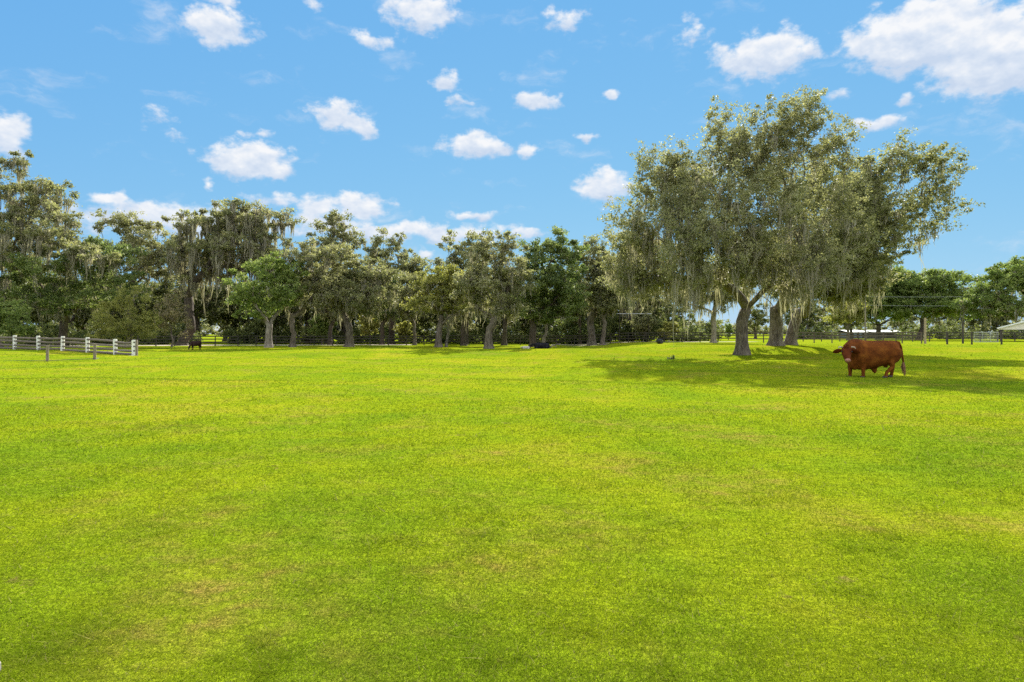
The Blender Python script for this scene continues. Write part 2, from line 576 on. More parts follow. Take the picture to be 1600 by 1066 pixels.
def shrub(label, px, D, blobs, leaf, n=40, leaves=120, size=0.14, cr=0.5, seed=1, name='shrub', cat='shrub', r=0.06, stems=5, bark='bark', group=None, flat=0.8):
    rng = np.random.default_rng(seed)
    base = at(px, D); base[2] -= 0.03
    bl = px_blobs(blobs, D, base)
    clumps = sample_blobs(bl, n, rng, cr * 0.4)
    clumps[:, 2] = np.maximum(clumps[:, 2], cr * 0.45)
    path = np.array([[0, 0, 0.0], [0.02, 0, 0.15], [0.03, 0.01, 0.3]])
    tg = clumps[rng.choice(len(clumps), min(stems, len(clumps)), replace=False)] * np.array([0.7, 0.7, 0.75])
    P, par, _ = grow(path, tg, clumps, rng, bf=0.15, seg=0.4)
    V, Fq, rad = skeleton_mesh(P, par, r, 0.008, rng, flare=0.2)
    root = empty(name, base)
    tag(root, label, cat, group)
    link_mesh('stem', np_mesh('stem', V, Fq, smooth=True), M[bark], root)
    lv, lf, lt = leaf_arrays(clumps, cr, leaves, size, rng, flat=flat)
    lv[:, 2] = np.maximum(lv[:, 2], 0.02)
    link_mesh('foliage', np_mesh('foliage', lv, lf, lt), M[leaf], root)
    return root


# the great oak and its two neighbours at the right
tree('tallest mossy oak in the field, forked grey trunk standing alone nearest of all trees', 1160, 52, [
    (1040, 285, 50, 48, 1, 1.0), (1000, 318, 26, 34, 0, .7), (1010, 405, 56, 42, 0, 1.1), (968, 400, 24, 30, 0, .6), (1065, 350, 55, 52, -3, 1),
    (1120, 330, 62, 62, -5, 1), (1140, 240, 42, 46, 0, .9), (1118, 208, 22, 28, 0, .7), (1115, 182, 10, 14, 0, .6), (1190, 270, 52, 60, 0, 1),
    (1200, 350, 75, 65, -6, 1.1), (1130, 420, 85, 45, -5, 1.2), (1230, 420, 70, 45, -4, 1.2), (1248, 205, 38, 44, 0, .9),
    (1268, 163, 26, 22, 1, .7), (1210, 220, 34, 40, 0, .9), (1055, 430, 62, 24, 0, 1.2), (1290, 260, 36, 52, 0, .9), (1300, 350, 50, 60, -3, 1),
    (1170, 195, 22, 26, 1, .6), (1010, 255, 18, 22, 1, .5), (1080, 290, 25, 30, 0, .6), (1085, 305, 42, 42, 0, .9), (1162, 240, 40, 40, 0, .9), (1228, 195, 40, 36, 0, .9), (1300, 235, 26, 36, 0, .7), (1060, 268, 40, 34, 0, .8), (990, 440, 40, 26, 0, 1), (1000, 355, 42, 40, -2, 1), (1090, 385, 60, 45, -7, 1)],
    r=0.42, fork=2.6, n=740, leaves=225, size=0.15, leaf='olive_leaf', bark='bark', moss=440, moss_len=2.1, moss_low=1.6, cr=0.85, seed=11, limbs=11, gap=0.45, ribs=15, moss_w=0.055, limb_ends=[(1118, 440, -1.5), (1196, 450, -1), (1062, 395, 2), (1132, 330, 1.5), (1232, 330, 1), (1012, 360, -1), (1136, 235, 0), (1246, 225, 1), (1292, 340, -2), (1180, 380, -4), (1040, 300, 1)], clear=(1098, 1214, 452), plume=True)
tree('thick trunked mossy oak close behind the tallest oak, just right of its trunk', 1212, 68, [
    (1250, 300, 50, 55, -6, 1), (1305, 330, 55, 55, -8, 1), (1230, 400, 70, 50, -4, 1.1), (1310, 410, 55, 38, -8, 1.2), (1190, 420, 60, 40, -2, 1.1),
    (1340, 300, 35, 45, -8, .9), (1350, 370, 45, 45, -10, 1), (1280, 440, 60, 22, -5, 1.2)],
    r=0.6, fork=3.6, n=400, leaves=200, size=0.2, leaf='oak_leaf', bark='bark', moss=260, moss_len=2.0, moss_low=1.3, cr=0.95, seed=22, limbs=9, moss_w=0.075, plume=True)
tree('oak leaning out to the right with thin feathery outer boughs above the bull', 1235, 70, [
    (1360, 275, 42, 34, -9, .75), (1418, 255, 42, 30, -10, .65), (1465, 250, 34, 24, -10, .5), (1490, 262, 20, 16, -10, .4), (1445, 305, 46, 30, -10, .6),
    (1480, 322, 24, 18, -10, .4), (1400, 340, 46, 36, -10, .75), (1345, 340, 40, 50, -8, .8), (1350, 400, 36, 30, -8, .8), (1300, 440, 40, 26, -6, .8),
    (1412, 385, 24, 16, -10, .45), (1450, 355, 22, 18, -10, .4), (1375, 425, 16, 18, -8, .5), (1330, 420, 40, 36, -7, .9), (1358, 440, 22, 24, -8, .7), (1308, 458, 30, 16, -6, .9)],
    r=0.52, fork=3.4, lean=0.8, n=360, leaves=170, size=0.18, leaf='oak_leaf', bark='bark', moss=150, moss_len=2.1, moss_low=0.9, cr=0.8, seed=33, limbs=8, moss_w=0.06, plume=True)

# the row of oaks along the back of the field, left to right
tree('tall oak at the left edge hung with pale moss, highest crown of the left wood', -12, 82, [
    (20, 300, 62, 34, 0, .9), (35, 248, 34, 16, 0, .55), (70, 300, 40, 26, 0, .7), (-30, 260, 40, 30, 0, .8), (40, 360, 80, 34, -2, 1), (110, 340, 26, 14, 0, .5),
    (95, 385, 50, 22, -2, .9), (-20, 400, 60, 40, 0, 1), (150, 400, 45, 18, -4, .8)],
    r=0.75, fork=4.5, n=260, leaves=190, size=0.24, leaf='oak_leaf', bark='dark_bark', moss=360, moss_len=2.6, moss_low=0.35, ribs=15, cr=1.05, seed=41, limbs=10, moss_w=0.085)
tree('low spreading oak with a dense deep green dome above the white fence posts', 98, 84, [
    (100, 420, 72, 30, -3, 1), (160, 400, 48, 28, -3, 1.1), (60, 450, 60, 30, -2, 1), (175, 440, 40, 24, -3, 1), (120, 470, 60, 22, -2, .8)],
    r=0.55, fork=3.0, n=190, leaves=200, size=0.24, leaf='deep_leaf', bark='dark_bark', moss=110, moss_len=1.5, moss_low=0.8, cr=1.0, seed=52, limbs=8, moss_w=0.08)
tree('olive crowned oak with twisted bare limbs between the dense dome and the drooping mossy oak', 205, 102, [
    (190, 360, 36, 28, 0, .8), (235, 365, 40, 26, 0, .8), (175, 345, 18, 14, 0, .5), (250, 410, 48, 36, 0, .9), (200, 410, 45, 34, 0, .9), (270, 385, 25, 35, 0, .6), (265, 345, 18, 10, 0, .4)],
    r=0.6, fork=5.0, n=150, leaves=170, size=0.28, leaf='olive_leaf', bark='dark_bark', moss=90, moss_len=1.7, moss_low=0.6, cr=1.2, seed=63, limbs=9, moss_w=0.1)
tree('broad oak with black arching limbs and the longest moss curtains, behind the dark cow', 285, 92, [
    (340, 345, 45, 26, 0, .7), (395, 345, 40, 26, 0, .8), (300, 350, 26, 20, 0, .6), (430, 345, 28, 20, 0, .6), (370, 390, 70, 30, 0, .9), (310, 400, 50, 35, 0, .8), (420, 395, 40, 34, 0, .8), (375, 322, 22, 12, 0, .5)],
    r=0.7, fork=2.2, lean=0.9, n=230, leaves=170, size=0.25, leaf='oak_leaf', bark='dark_bark', moss=430, moss_len=3.2, moss_low=0.45, cr=1.05, seed=74, limbs=9, moss_w=0.12, ribs=16, sway=0.6, limb_ends=[(330, 425, -2), (296, 440, 1), (368, 410, 0), (335, 375, 1), (410, 395, 1), (300, 365, 0), (425, 430, -1), (385, 350, 0)])
tree('small round fresh green tree on a pale straight trunk, nothing hanging from it', 420, 78, [
    (415, 445, 50, 42, 0, 1), (400, 470, 36, 26, 0, 1), (440, 420, 34, 24, 0, .9), (450, 455, 24, 30, 0, .8)],
    r=0.42, fork=2.6, n=130, leaves=210, size=0.22, leaf='fresh_leaf', bark='pale_bark', moss=0, cr=0.85, seed=85, limbs=7, group='trees along the back of the field', name='shade_tree')
tree('grey green oak on a slim forked pale trunk leaning right beside the fresh green tree', 457, 80, [
    (500, 420, 46, 32, 0, .9), (525, 400, 30, 22, 0, .8), (480, 450, 36, 28, 0, .8), (520, 455, 40, 22, 0, .8), (485, 395, 25, 20, 0, .7)],
    r=0.34, fork=1.7, lean=0.3, n=130, leaves=160, size=0.22, leaf='olive_leaf', bark='bark', moss=150, moss_len=1.4, moss_low=0.3, cr=0.9, seed=96, limbs=6, moss_w=0.08, limb_ends=[(454, 490, 0), (474, 485, 0), (495, 450, 0), (520, 410, 0), (480, 410, 1), (525, 460, -1)])
tree('lofty oak with a ragged tufted top behind the forked pale trunk', 512, 108, [
    (520, 350, 26, 22, 0, .6), (545, 375, 24, 22, 0, .6), (500, 355, 14, 10, 0, .5), (515, 385, 36, 26, 0, .7), (530, 340, 14, 10, 0, .5), (520, 430, 45, 34, 0, .8)],
    r=0.5, fork=6, n=120, leaves=150, size=0.3, leaf='oak_leaf', bark='dark_bark', moss=120, moss_len=1.6, moss_low=0.15, cr=1.1, seed=107, limbs=8, moss_w=0.1)
tree('drooping oak on a stout double trunk, moss hanging low all round', 546, 82, [
    (560, 435, 46, 30, 0, 1), (530, 450, 34, 28, 0, .9), (595, 450, 36, 30, 0, .9), (565, 470, 55, 20, 0, .9), (575, 420, 28, 18, 0, .7)],
    r=0.5, fork=1.6, n=150, leaves=170, size=0.22, leaf='oak_leaf', bark='bark', moss=170, moss_len=1.5, moss_low=0.8, cr=0.9, seed=118, limbs=6, moss_w=0.08, limb_ends=[(534, 470, 0), (562, 468, 0), (520, 450, 2), (588, 445, -1), (560, 430, 1), (600, 465, 1)])
tree('tall narrow oak with two ragged tufts on top, behind the double trunk oak', 612, 104, [
    (592, 372, 13, 13, 0, .5), (615, 380, 20, 14, 0, .5), (600, 400, 32, 20, 0, .7), (640, 420, 28, 26, 0, .7), (605, 430, 42, 30, 0, .8), (655, 450, 24, 28, 0, .7)],
    r=0.5, fork=5, n=130, leaves=150, size=0.28, leaf='oak_leaf', bark='dark_bark', moss=80, moss_len=1.4, moss_low=0.5, cr=1.05, seed=129, limbs=8, moss_w=0.09)
tree('yellowish green oak with a thin second stem leaning beside its trunk', 686, 80, [
    (680, 445, 32, 26, 0, 1), (705, 440, 30, 24, 0, .9), (668, 470, 30, 18, 0, .8), (715, 470, 30, 18, 0, .8)],
    r=0.42, fork=1.9, n=110, leaves=170, size=0.22, leaf='lime_leaf', bark='bark', moss=90, moss_len=1.3, moss_low=0.8, cr=0.85, seed=140, limbs=6, moss_w=0.08)
tree('thin topped oak rising between the yellowish oak and the leaning limb oak', 728, 100, [
    (702, 378, 14, 14, 0, .45), (720, 395, 26, 20, 0, .6), (740, 380, 20, 18, 0, .5), (735, 420, 40, 28, 0, .8), (745, 372, 10, 8, 0, .4), (700, 415, 24, 24, 0, .6), (735, 460, 40, 24, 0, .8)],
    r=0.42, fork=4.5, n=130, leaves=140, size=0.26, leaf='oak_leaf', bark='dark_bark', moss=70, moss_len=1.3, moss_low=0.5, cr=0.95, seed=151, limbs=7, moss_w=0.09)
tree('mossy oak on a grey trunk with one limb bending left, left of the white calf', 764, 74, [
    (775, 395, 38, 26, 0, .8), (755, 380, 18, 16, 0, .5), (790, 375, 18, 14, 0, .5), (770, 440, 48, 34, 0, 1), (800, 425, 26, 34, 0, .8), (740, 440, 26, 28, 0, .8), (775, 475, 42, 16, 0, .8)],
    r=0.45, fork=2.2, n=190, leaves=170, size=0.2, leaf='olive_leaf', bark='bark', moss=190, moss_len=1.4, moss_low=0.5, cr=0.85, seed=162, limbs=8, moss_w=0.075, limb_ends=[(748, 482, 0), (780, 485, 0), (740, 445, 0), (772, 430, 1), (800, 440, -1), (762, 385, 0), (790, 390, 0)])
tree('dense dark green oak on a reddish dark trunk just behind the lying black cow', 833, 82, [
    (870, 385, 26, 26, 0, .8), (845, 400, 32, 26, 0, .9), (890, 415, 30, 30, 0, .9), (850, 440, 46, 36, 0, 1.1), (880, 455, 40, 30, 0, 1.1), (830, 465, 34, 22, 0, 1), (873, 364, 14, 10, 0, .5), (860, 490, 40, 14, 0, .8)],
    r=0.46, fork=2.4, n=220, leaves=210, size=0.22, leaf='deep_leaf', bark='dark_bark', moss=60, moss_len=1.1, moss_low=0.9, cr=0.95, seed=173, limbs=8, moss_w=0.08)
tree('slender pale double stem in front of the dark green oak, behind the black cow', 849, 84, [
    (858, 470, 24, 20, 0, .8), (875, 480, 20, 16, 0, .8), (850, 450, 16, 20, 0, .7)],
    r=0.2, fork=1.2, n=50, leaves=140, size=0.22, leaf='deep_leaf', bark='pale_bark', moss=24, moss_len=1.0, cr=0.8, seed=184, limbs=3, moss_w=0.08)
tree('oak with a cluster of brown trunks on bare soil, right of the black cow', 925, 92, [
    (920, 405, 30, 24, 0, .8), (945, 420, 28, 30, 0, .9), (915, 445, 36, 30, 0, 1), (945, 460, 34, 22, 0, .9), (930, 385, 14, 10, 0, .5), (900, 395, 14, 14, 0, .5)],
    r=0.55, fork=2.0, n=150, leaves=170, size=0.24, leaf='oak_leaf', bark='bark', moss=110, moss_len=1.5, moss_low=0.7, cr=1.0, seed=195, limbs=8, moss_w=0.09)
tree('leafy oak in shade behind the left bough tips of the tallest oak', 985, 104, [
    (985, 420, 40, 36, 0, 1), (1020, 450, 40, 26, 0, 1), (960, 455, 28, 26, 0, 1), (1000, 390, 26, 24, 0, .8)],
    r=0.45, fork=3.2, n=130, leaves=170, size=0.28, leaf='oak_leaf', bark='dark_bark', moss=110, moss_len=1.8, moss_low=0.9, cr=1.1, seed=199, limbs=6, moss_w=0.1)
tree('small pale trunked oak half hidden under the left side of the tallest oak', 1115, 88, [
    (1110, 450, 36, 24, 0, .9), (1080, 455, 30, 20, 0, .8), (1140, 455, 26, 22, 0, .8)],
    r=0.38, fork=3.2, n=90, leaves=140, size=0.24, leaf='oak_leaf', bark='pale_bark', moss=120, moss_len=1.9, moss_low=0.8, cr=0.95, seed=206, limbs=5, moss_w=0.09)

for i, (lb, px, D, bl, lf, bk, rr) in enumerate((
        ('slender dark tree between the slim forked trunk and the stout double trunk', 516, 95, [(512, 455, 26, 26, 0, 1), (520, 485, 24, 14, 0, .8), (505, 430, 18, 18, 0, .7)], 'oak_leaf', 'dark_bark', .3),
        ('slender dark tree just right of the stout double trunk', 597, 97, [(598, 450, 24, 24, 0, 1), (606, 478, 24, 16, 0, .8)], 'deep_leaf', 'dark_bark', .32),
        ('grey slender tree just left of the yellowish green oak', 648, 94, [(645, 450, 24, 26, 0, 1), (640, 480, 22, 14, 0, .8)], 'olive_leaf', 'bark', .24),
        ('second stem leaning away right of the yellowish green oak', 697, 81, [(706, 470, 14, 16, 0, 1), (712, 455, 12, 12, 0, .8)], 'lime_leaf', 'pale_bark', .16),
        ('short dark trunked tree with a shaggy dark skirt right of the yellowish green oak', 724, 90, [(722, 480, 26, 18, 0, 1), (730, 460, 22, 18, 0, .9)], 'deep_leaf', 'dark_bark', .36),
        ('slender dark tree just right of the limb bending oak', 788, 92, [(792, 455, 24, 24, 0, 1), (800, 482, 20, 14, 0, .8)], 'oak_leaf', 'dark_bark', .34),
        ('slender dark tree just left of the clustered brown trunks', 906, 100, [(903, 455, 22, 24, 0, 1), (900, 482, 20, 14, 0, .8)], 'deep_leaf', 'dark_bark', .26),
        ('thin leaning trunk just right of the clustered brown trunks', 941, 90, [(952, 450, 24, 22, 0, 1), (955, 475, 22, 14, 0, .8)], 'oak_leaf', 'bark', .3))):
    tree(lb, px, D, bl, r=rr, fork=2.6, lean=0.35 if i in (3, 7) else 0.0, n=64, leaves=150, size=0.25, leaf=lf, bark=bk, moss=46, moss_len=1.5, moss_low=0.8,
         cr=0.95, seed=600 + i, limbs=4, moss_w=0.08, group='slender trees among the oaks', name='slender_tree')

# beyond the right hand fence
tree('pale green rounded tree beyond the fence, directly behind the bull', 1372, 128, [
    (1375, 450, 30, 26, 0, 1), (1395, 440, 30, 20, 0, .9), (1355, 475, 32, 24, 0, 1), (1400, 475, 36, 24, 0, 1), (1420, 455, 18, 22, 0, .8)],
    r=0.5, fork=2.6, n=240, leaves=230, size=0.3, leaf='fresh_leaf', bark='dark_bark', moss=20, moss_len=1.5, cr=1.3, seed=2171, limbs=7, group='trees beyond the right fence', name='field_tree', moss_w=0.1)
tree('wide oak with a dark V shaped trunk behind the tallest tan fence post', 1436, 124, [
    (1465, 440, 40, 18, 0, .9), (1440, 450, 26, 20, 0, .9), (1495, 460, 28, 18, 0, .9), (1460, 475, 46, 18, 0, 1), (1510, 475, 20, 18, 0, .8)],
    r=0.55, fork=2.0, lean=0.7, n=240, leaves=210, size=0.3, leaf='fresh_leaf', bark='dark_bark', moss=50, moss_len=1.5, cr=1.25, seed=228, limbs=8, group='trees beyond the right fence', name='field_tree', moss_w=0.1)
tree('mossy oak at the right edge spreading above the pale roofed shed', 1640, 112, [
    (1570, 440, 40, 24, 0, .9), (1600, 425, 36, 20, 0, .9), (1545, 462, 32, 18, 0, .8), (1630, 440, 40, 30, 0, .9), (1575, 480, 50, 14, 0, .9), (1520, 475, 22, 14, 0, .6)],
    r=0.6, fork=3.4, n=250, leaves=210, size=0.28, leaf='fresh_leaf', bark='dark_bark', moss=150, moss_len=2.0, moss_low=1.0, cr=1.2, seed=239, limbs=9, group='trees beyond the right fence', name='field_tree', moss_w=0.11)
tree('small pale feathery tree beyond the fence, left of the bull and under the hanging moss', 1325, 122, [
    (1325, 480, 22, 22, 0, .9), (1310, 492, 22, 14, 0, .9), (1345, 490, 18, 16, 0, .8)],
    r=0.25, fork=1.8, n=70, leaves=150, size=0.3, leaf='lime_leaf', bark='bark', moss=0, cr=1.0, seed=250, limbs=5, group='trees beyond the right fence', name='field_tree')

# shrubs
shrub('bright leafy green shrub at the left edge behind the white fence posts', 12, 70, [
    (10, 500, 40, 24, 0, 1), (-10, 485, 30, 22, 0, 1), (35, 510, 22, 14, 0, .8)], 'fresh_leaf', n=70, leaves=150, size=0.2, cr=0.6, seed=301)
shrub('big feathery yellow green bush behind the end post of the left fence', 195, 72, [
    (200, 490, 40, 30, 0, 1), (170, 500, 36, 26, 0, 1), (225, 505, 26, 22, 0, 1), (205, 465, 22, 18, 0, .8), (190, 520, 55, 12, 0, 1)], 'lime_leaf', n=120, leaves=190, size=0.13, cr=0.6, seed=302, name='bush', cat='bush')
shrub('dry tan bush with bare upright stems between the yellow green bush and the dark cow', 268, 80, [
    (265, 490, 18, 26, 0, 1), (275, 475, 16, 18, 0, .9), (255, 505, 16, 20, 0, 1), (285, 505, 12, 20, 0, .7)], 'tan_leaf', n=60, leaves=110, size=0.14, cr=0.6, seed=303, name='bush', cat='bush', r=0.1)
shrub('pale yellow green shrub against the dark thicket, behind the round black barrel', 1045, 98, [
    (1042, 518, 16, 8, 0, 1), (1048, 507, 10, 6, 0, .9)], 'lime_leaf', n=26, leaves=120, size=0.22, cr=0.5, seed=304)
shrub('slim cone shaped evergreen far off between the small pale trunk and the tallest oak', 1138, 125, [
    (1138, 520, 5, 9, 0, 1), (1138, 511, 3.4, 8, 0, 1)], 'fresh_leaf', n=26, leaves=150, size=0.2, cr=0.45, seed=305)
shrub('low weed tuft alone on the turf left of the tallest oak', 1048, 46, [
    (1048, 562, 5, 3, 0, 1), (1050, 560, 3, 3, 0, 1)], 'fresh_leaf', n=14, leaves=90, size=0.07, cr=0.14, seed=306, r=0.012, name='weed', cat='weed')
shrub('palm like clump of arching fronds at the wood edge behind the back fence', 632, 102, [
    (632, 520, 14, 12, 0, 1), (630, 508, 8, 8, 0, .8)], 'lime_leaf', n=24, leaves=110, size=0.32, cr=0.6, seed=307)


for i, (lb, px, D, bl, lf) in enumerate((
        ('loose pale green sapling between the slim forked trunk and the stout double trunk', 503, 99, [(503, 508, 18, 18, 0, 1), (510, 492, 10, 12, 0, .8)], 'fresh_leaf'),
        ('sunlit yellow green sapling behind the back fence just right of the stout double trunk', 578, 100, [(580, 505, 20, 18, 0, 1), (572, 490, 12, 10, 0, .8)], 'lime_leaf'),
        ('grey green sapling in the gap between the yellowish oak and the leaning limb oak', 722, 102, [(722, 508, 20, 18, 0, 1)], 'olive_leaf'),
        ('bushy green sapling in the dark gap left of the clustered brown trunks', 893, 101, [(893, 505, 22, 20, 0, 1), (900, 488, 14, 12, 0, .8)], 'deep_leaf'),
        ('pale sapling glimpsed under the left drooping moss of the tallest oak', 1005, 99, [(1005, 500, 18, 22, 0, 1)], 'olive_leaf'))):
    shrub(lb, px, D, bl, lf, n=44, leaves=130, size=0.24, cr=0.7, seed=400 + i, name='sapling', cat='sapling', group='saplings at the wood edge', r=0.08)


# ------------------------------------------------------------------ the wood behind and the far tree line
def woods():
    rng = np.random.default_rng(7)
    V, Fq, T, MI, off = [], [], [], [], 0

    def add(v, f, t, m):
        nonlocal off
        V.append(v); Fq.append(f + off); T.append(t if t is not None else np.zeros(len(v))); MI.append(np.full(len(f), m)); off += len(v)
    kinds = []
    for k in range(4):
        h = rng.uniform(12, 15)
        bl = [(0, 0, h * .72, 4.6, 4.6, 3.2, 1), (2.5, 1, h * .55, 4, 4, 2.4, 1), (-2.8, -1, h * .58, 4, 4, 2.6, 1), (0.5, 0, h * .4, 4.6, 4.6, 2.0, .8)]
        c = sample_blobs(bl, 80, rng, 0.8)
        fk = h * 0.22
        path = np.array([[0.1 * math.sin(i), 0, fk * i / 5] for i in range(6)])
        tg = c[rng.choice(len(c), 6)] * np.array([.7, .7, .8])
        P, par, _ = grow(path, tg, c, rng, seg=1.0)
        tv, tf, rad = skeleton_mesh(P, par, rng.uniform(.28, .45), 0.02, rng, min_r=0.03)
        lv, lf, lt = leaf_arrays(c, 1.25, 110, 0.42, rng)
        cand = np.where((rad < 0.15) & (P[:, 2] > fk))[0]
        mv, mf, mt = moss_arrays(P[rng.choice(cand, 60)], 1.7, rng, ribs=8, width=0.13)
        kinds.append((tv, tf, lv, lf, lt, mv, mf, mt))

    def put(x, y, sc, rz, k):
        c, s = math.cos(rz), math.sin(rz)
        Rm = np.array([[c, -s, 0], [s, c, 0], [0, 0, 1.0]]) * sc
        b = np.array([x, y, gz(x, y) - 0.05])
        tv, tf, lv, lf, lt, mv, mf, mt = kinds[k]
        add(tv @ Rm.T + b, tf, None, 0); add(lv @ Rm.T + b, lf, lt, 1); add(mv @ Rm.T + b, mf, mt, 2)
    pts = []
    for row, (D, lo, hi, step) in enumerate(((112, -120, 1060, 58), (124, -160, 1100, 60), (138, -160, 1060, 62))):
        px = lo + rng.uniform(0, 20)
        while px < hi:
            d = D + rng.uniform(-5, 5)
            if not (312 < px < 350):
                hs = 1.0 if px < 350 else (0.92 if px < 620 else 0.80)
                if px > 900: hs = 0.74
                p = at(px, d)
                put(p[0], p[1], hs * rng.uniform(0.85, 1.06), rng.uniform(0, 6.28), rng.integers(4))
            px += step * rng.uniform(0.75, 1.2)
    # right of the great oak, low and far
    for px, d, sc in ((1250, 150, .75), (1290, 165, .8), (1330, 160, .7), (1480, 165, .72), (1530, 158, .75), (1560, 150, .7), (1640, 150, .9), (1180, 170, .7), (1410, 170, .6)):
        p = at(px, d); put(p[0], p[1], sc, rng.uniform(0, 6.28), rng.integers(4))
    me = np_mesh('woods', np.vstack(V), np.vstack(Fq), np.concatenate(T), midx=np.concatenate(MI))
    for m in ('dark_bark', 'wood_leaf', 'moss'): me.materials.append(M[m])
    o = link_mesh('woods', me)
    tag(o, 'dark mossy wood filling the back of the field behind the row of oaks', 'woods', kind='stuff')


woods()


def undergrowth():
    rng = np.random.default_rng(17)
    c = []
    for px0, px1, d0, d1, h, n in ((-60, 130, 86, 100, 4.4, 120), (130, 305, 96, 108, 3.6, 100), (355, 640, 104, 118, 5.2, 240), (640, 700, 112, 120, 5.0, 40), (695, 880, 104, 118, 5.0, 190),
                                   (880, 1085, 100, 110, 4.6, 240), (1080, 1128, 108, 120, 4.0, 60), (362, 400, 104, 112, 3.0, 30), (1240, 1306, 138, 156, 4.6, 60), (1306, 1404, 188, 198, 4.0, 70), (1404, 1500, 138, 156, 4.6, 90), (1480, 1640, 138, 155, 3.4, 110)):
        for _ in range(n):
            px, d = rng.uniform(px0, px1), rng.uniform(d0, d1)
            p = at(px, d)
            hh = h * (0.60 + 0.5 * math.sin(px * 0.13 + d * .4) * math.sin(px * 0.047 + 1)) * rng.uniform(.55, 1.15)
            c.append((p[0], p[1], p[2] + rng.uniform(0.2, 1.0) * hh))
    c = np.array(c)
    lv, lf, lt = leaf_arrays(c, 1.0, 130, 0.3, rng, flat=0.9)
    lv[:, 2] = np.maximum(lv[:, 2], ground_z(lv[:, 0], lv[:, 1]) + 0.03)
    o = link_mesh('undergrowth', np_mesh('undergrowth', lv, lf, lt), M['thicket_leaf'])
    tag(o, 'dark tangled thicket under the trees beyond the back fence', 'undergrowth', kind='stuff')


undergrowth()


def far_trees():
    rng = np.random.default_rng(27)
    c = []
    x = -420.0
    while x < 460:
        y = 380 + 30 * math.sin(x * 0.013)
        h = 7 + 3.5 * math.sin(x * 0.05) * math.sin(x * 0.021 + 1) + rng.uniform(-1, 1)
        for _ in range(9):
            c.append((x + rng.normal(0, 3), y + rng.normal(0, 4), gz(x, y) + rng.uniform(0.1, 1) * h))
        x += 3.2
    c = np.array(c)
    lv, lf, lt = leaf_arrays(c, 2.4, 60, 1.0, rng, flat=0.8)
    o = link_mesh('treeline', np_mesh('treeline', lv, lf, lt), M['oak_leaf'])
    tag(o, 'low distant tree line on the horizon beyond the wood', 'trees', kind='stuff')


far_trees()


# ------------------------------------------------------------------ ground and grass
def build_ground():
    ys = np.concatenate([np.arange(-40, 0, 4), np.arange(0, 12, 0.4), np.arange(12, 100, 0.9), np.geomspace(100, 4000, 34)])
    xs_h = np.concatenate([np.arange(0, 12, 0.5), np.arange(12, 80, 1.4), np.geomspace(80, 4000, 26)])
    xs = np.concatenate([-xs_h[:0:-1], xs_h])
    X, Y = np.meshgrid(xs, ys)
    Z = ground_z(X, Y)
    V = np.stack([X, Y, Z], -1).reshape(-1, 3)
    ny, nx = X.shape
    idx = np.arange(ny * nx).reshape(ny, nx)
    q = np.stack([idx[:-1, :-1], idx[:-1, 1:], idx[1:, 1:], idx[1:, :-1]], -1).reshape(-1, 4)
    o = link_mesh('ground', np_mesh('ground', V, q, smooth=True), turf_material())
    tag(o, 'rolling lime green pasture turf', kind='structure')


build_ground()


def vnoise(x, y, seed):
    """cheap smooth value noise"""
    rng = np.random.default_rng(seed)
    tab = rng.random((64, 64))
    xi = np.floor(x).astype(int); yi = np.floor(y).astype(int)
    fx = x - xi; fy = y - yi
    fx = fx * fx * (3 - 2 * fx); fy = fy * fy * (3 - 2 * fy)
    a = tab[xi % 64, yi % 64]; b = tab[(xi + 1) % 64, yi % 64]
    c = tab[xi % 64, (yi + 1) % 64]; d = tab[(xi + 1) % 64, (yi + 1) % 64]
    return (a * (1 - fx) + b * fx) * (1 - fy) + (c * (1 - fx) + d * fx) * fy


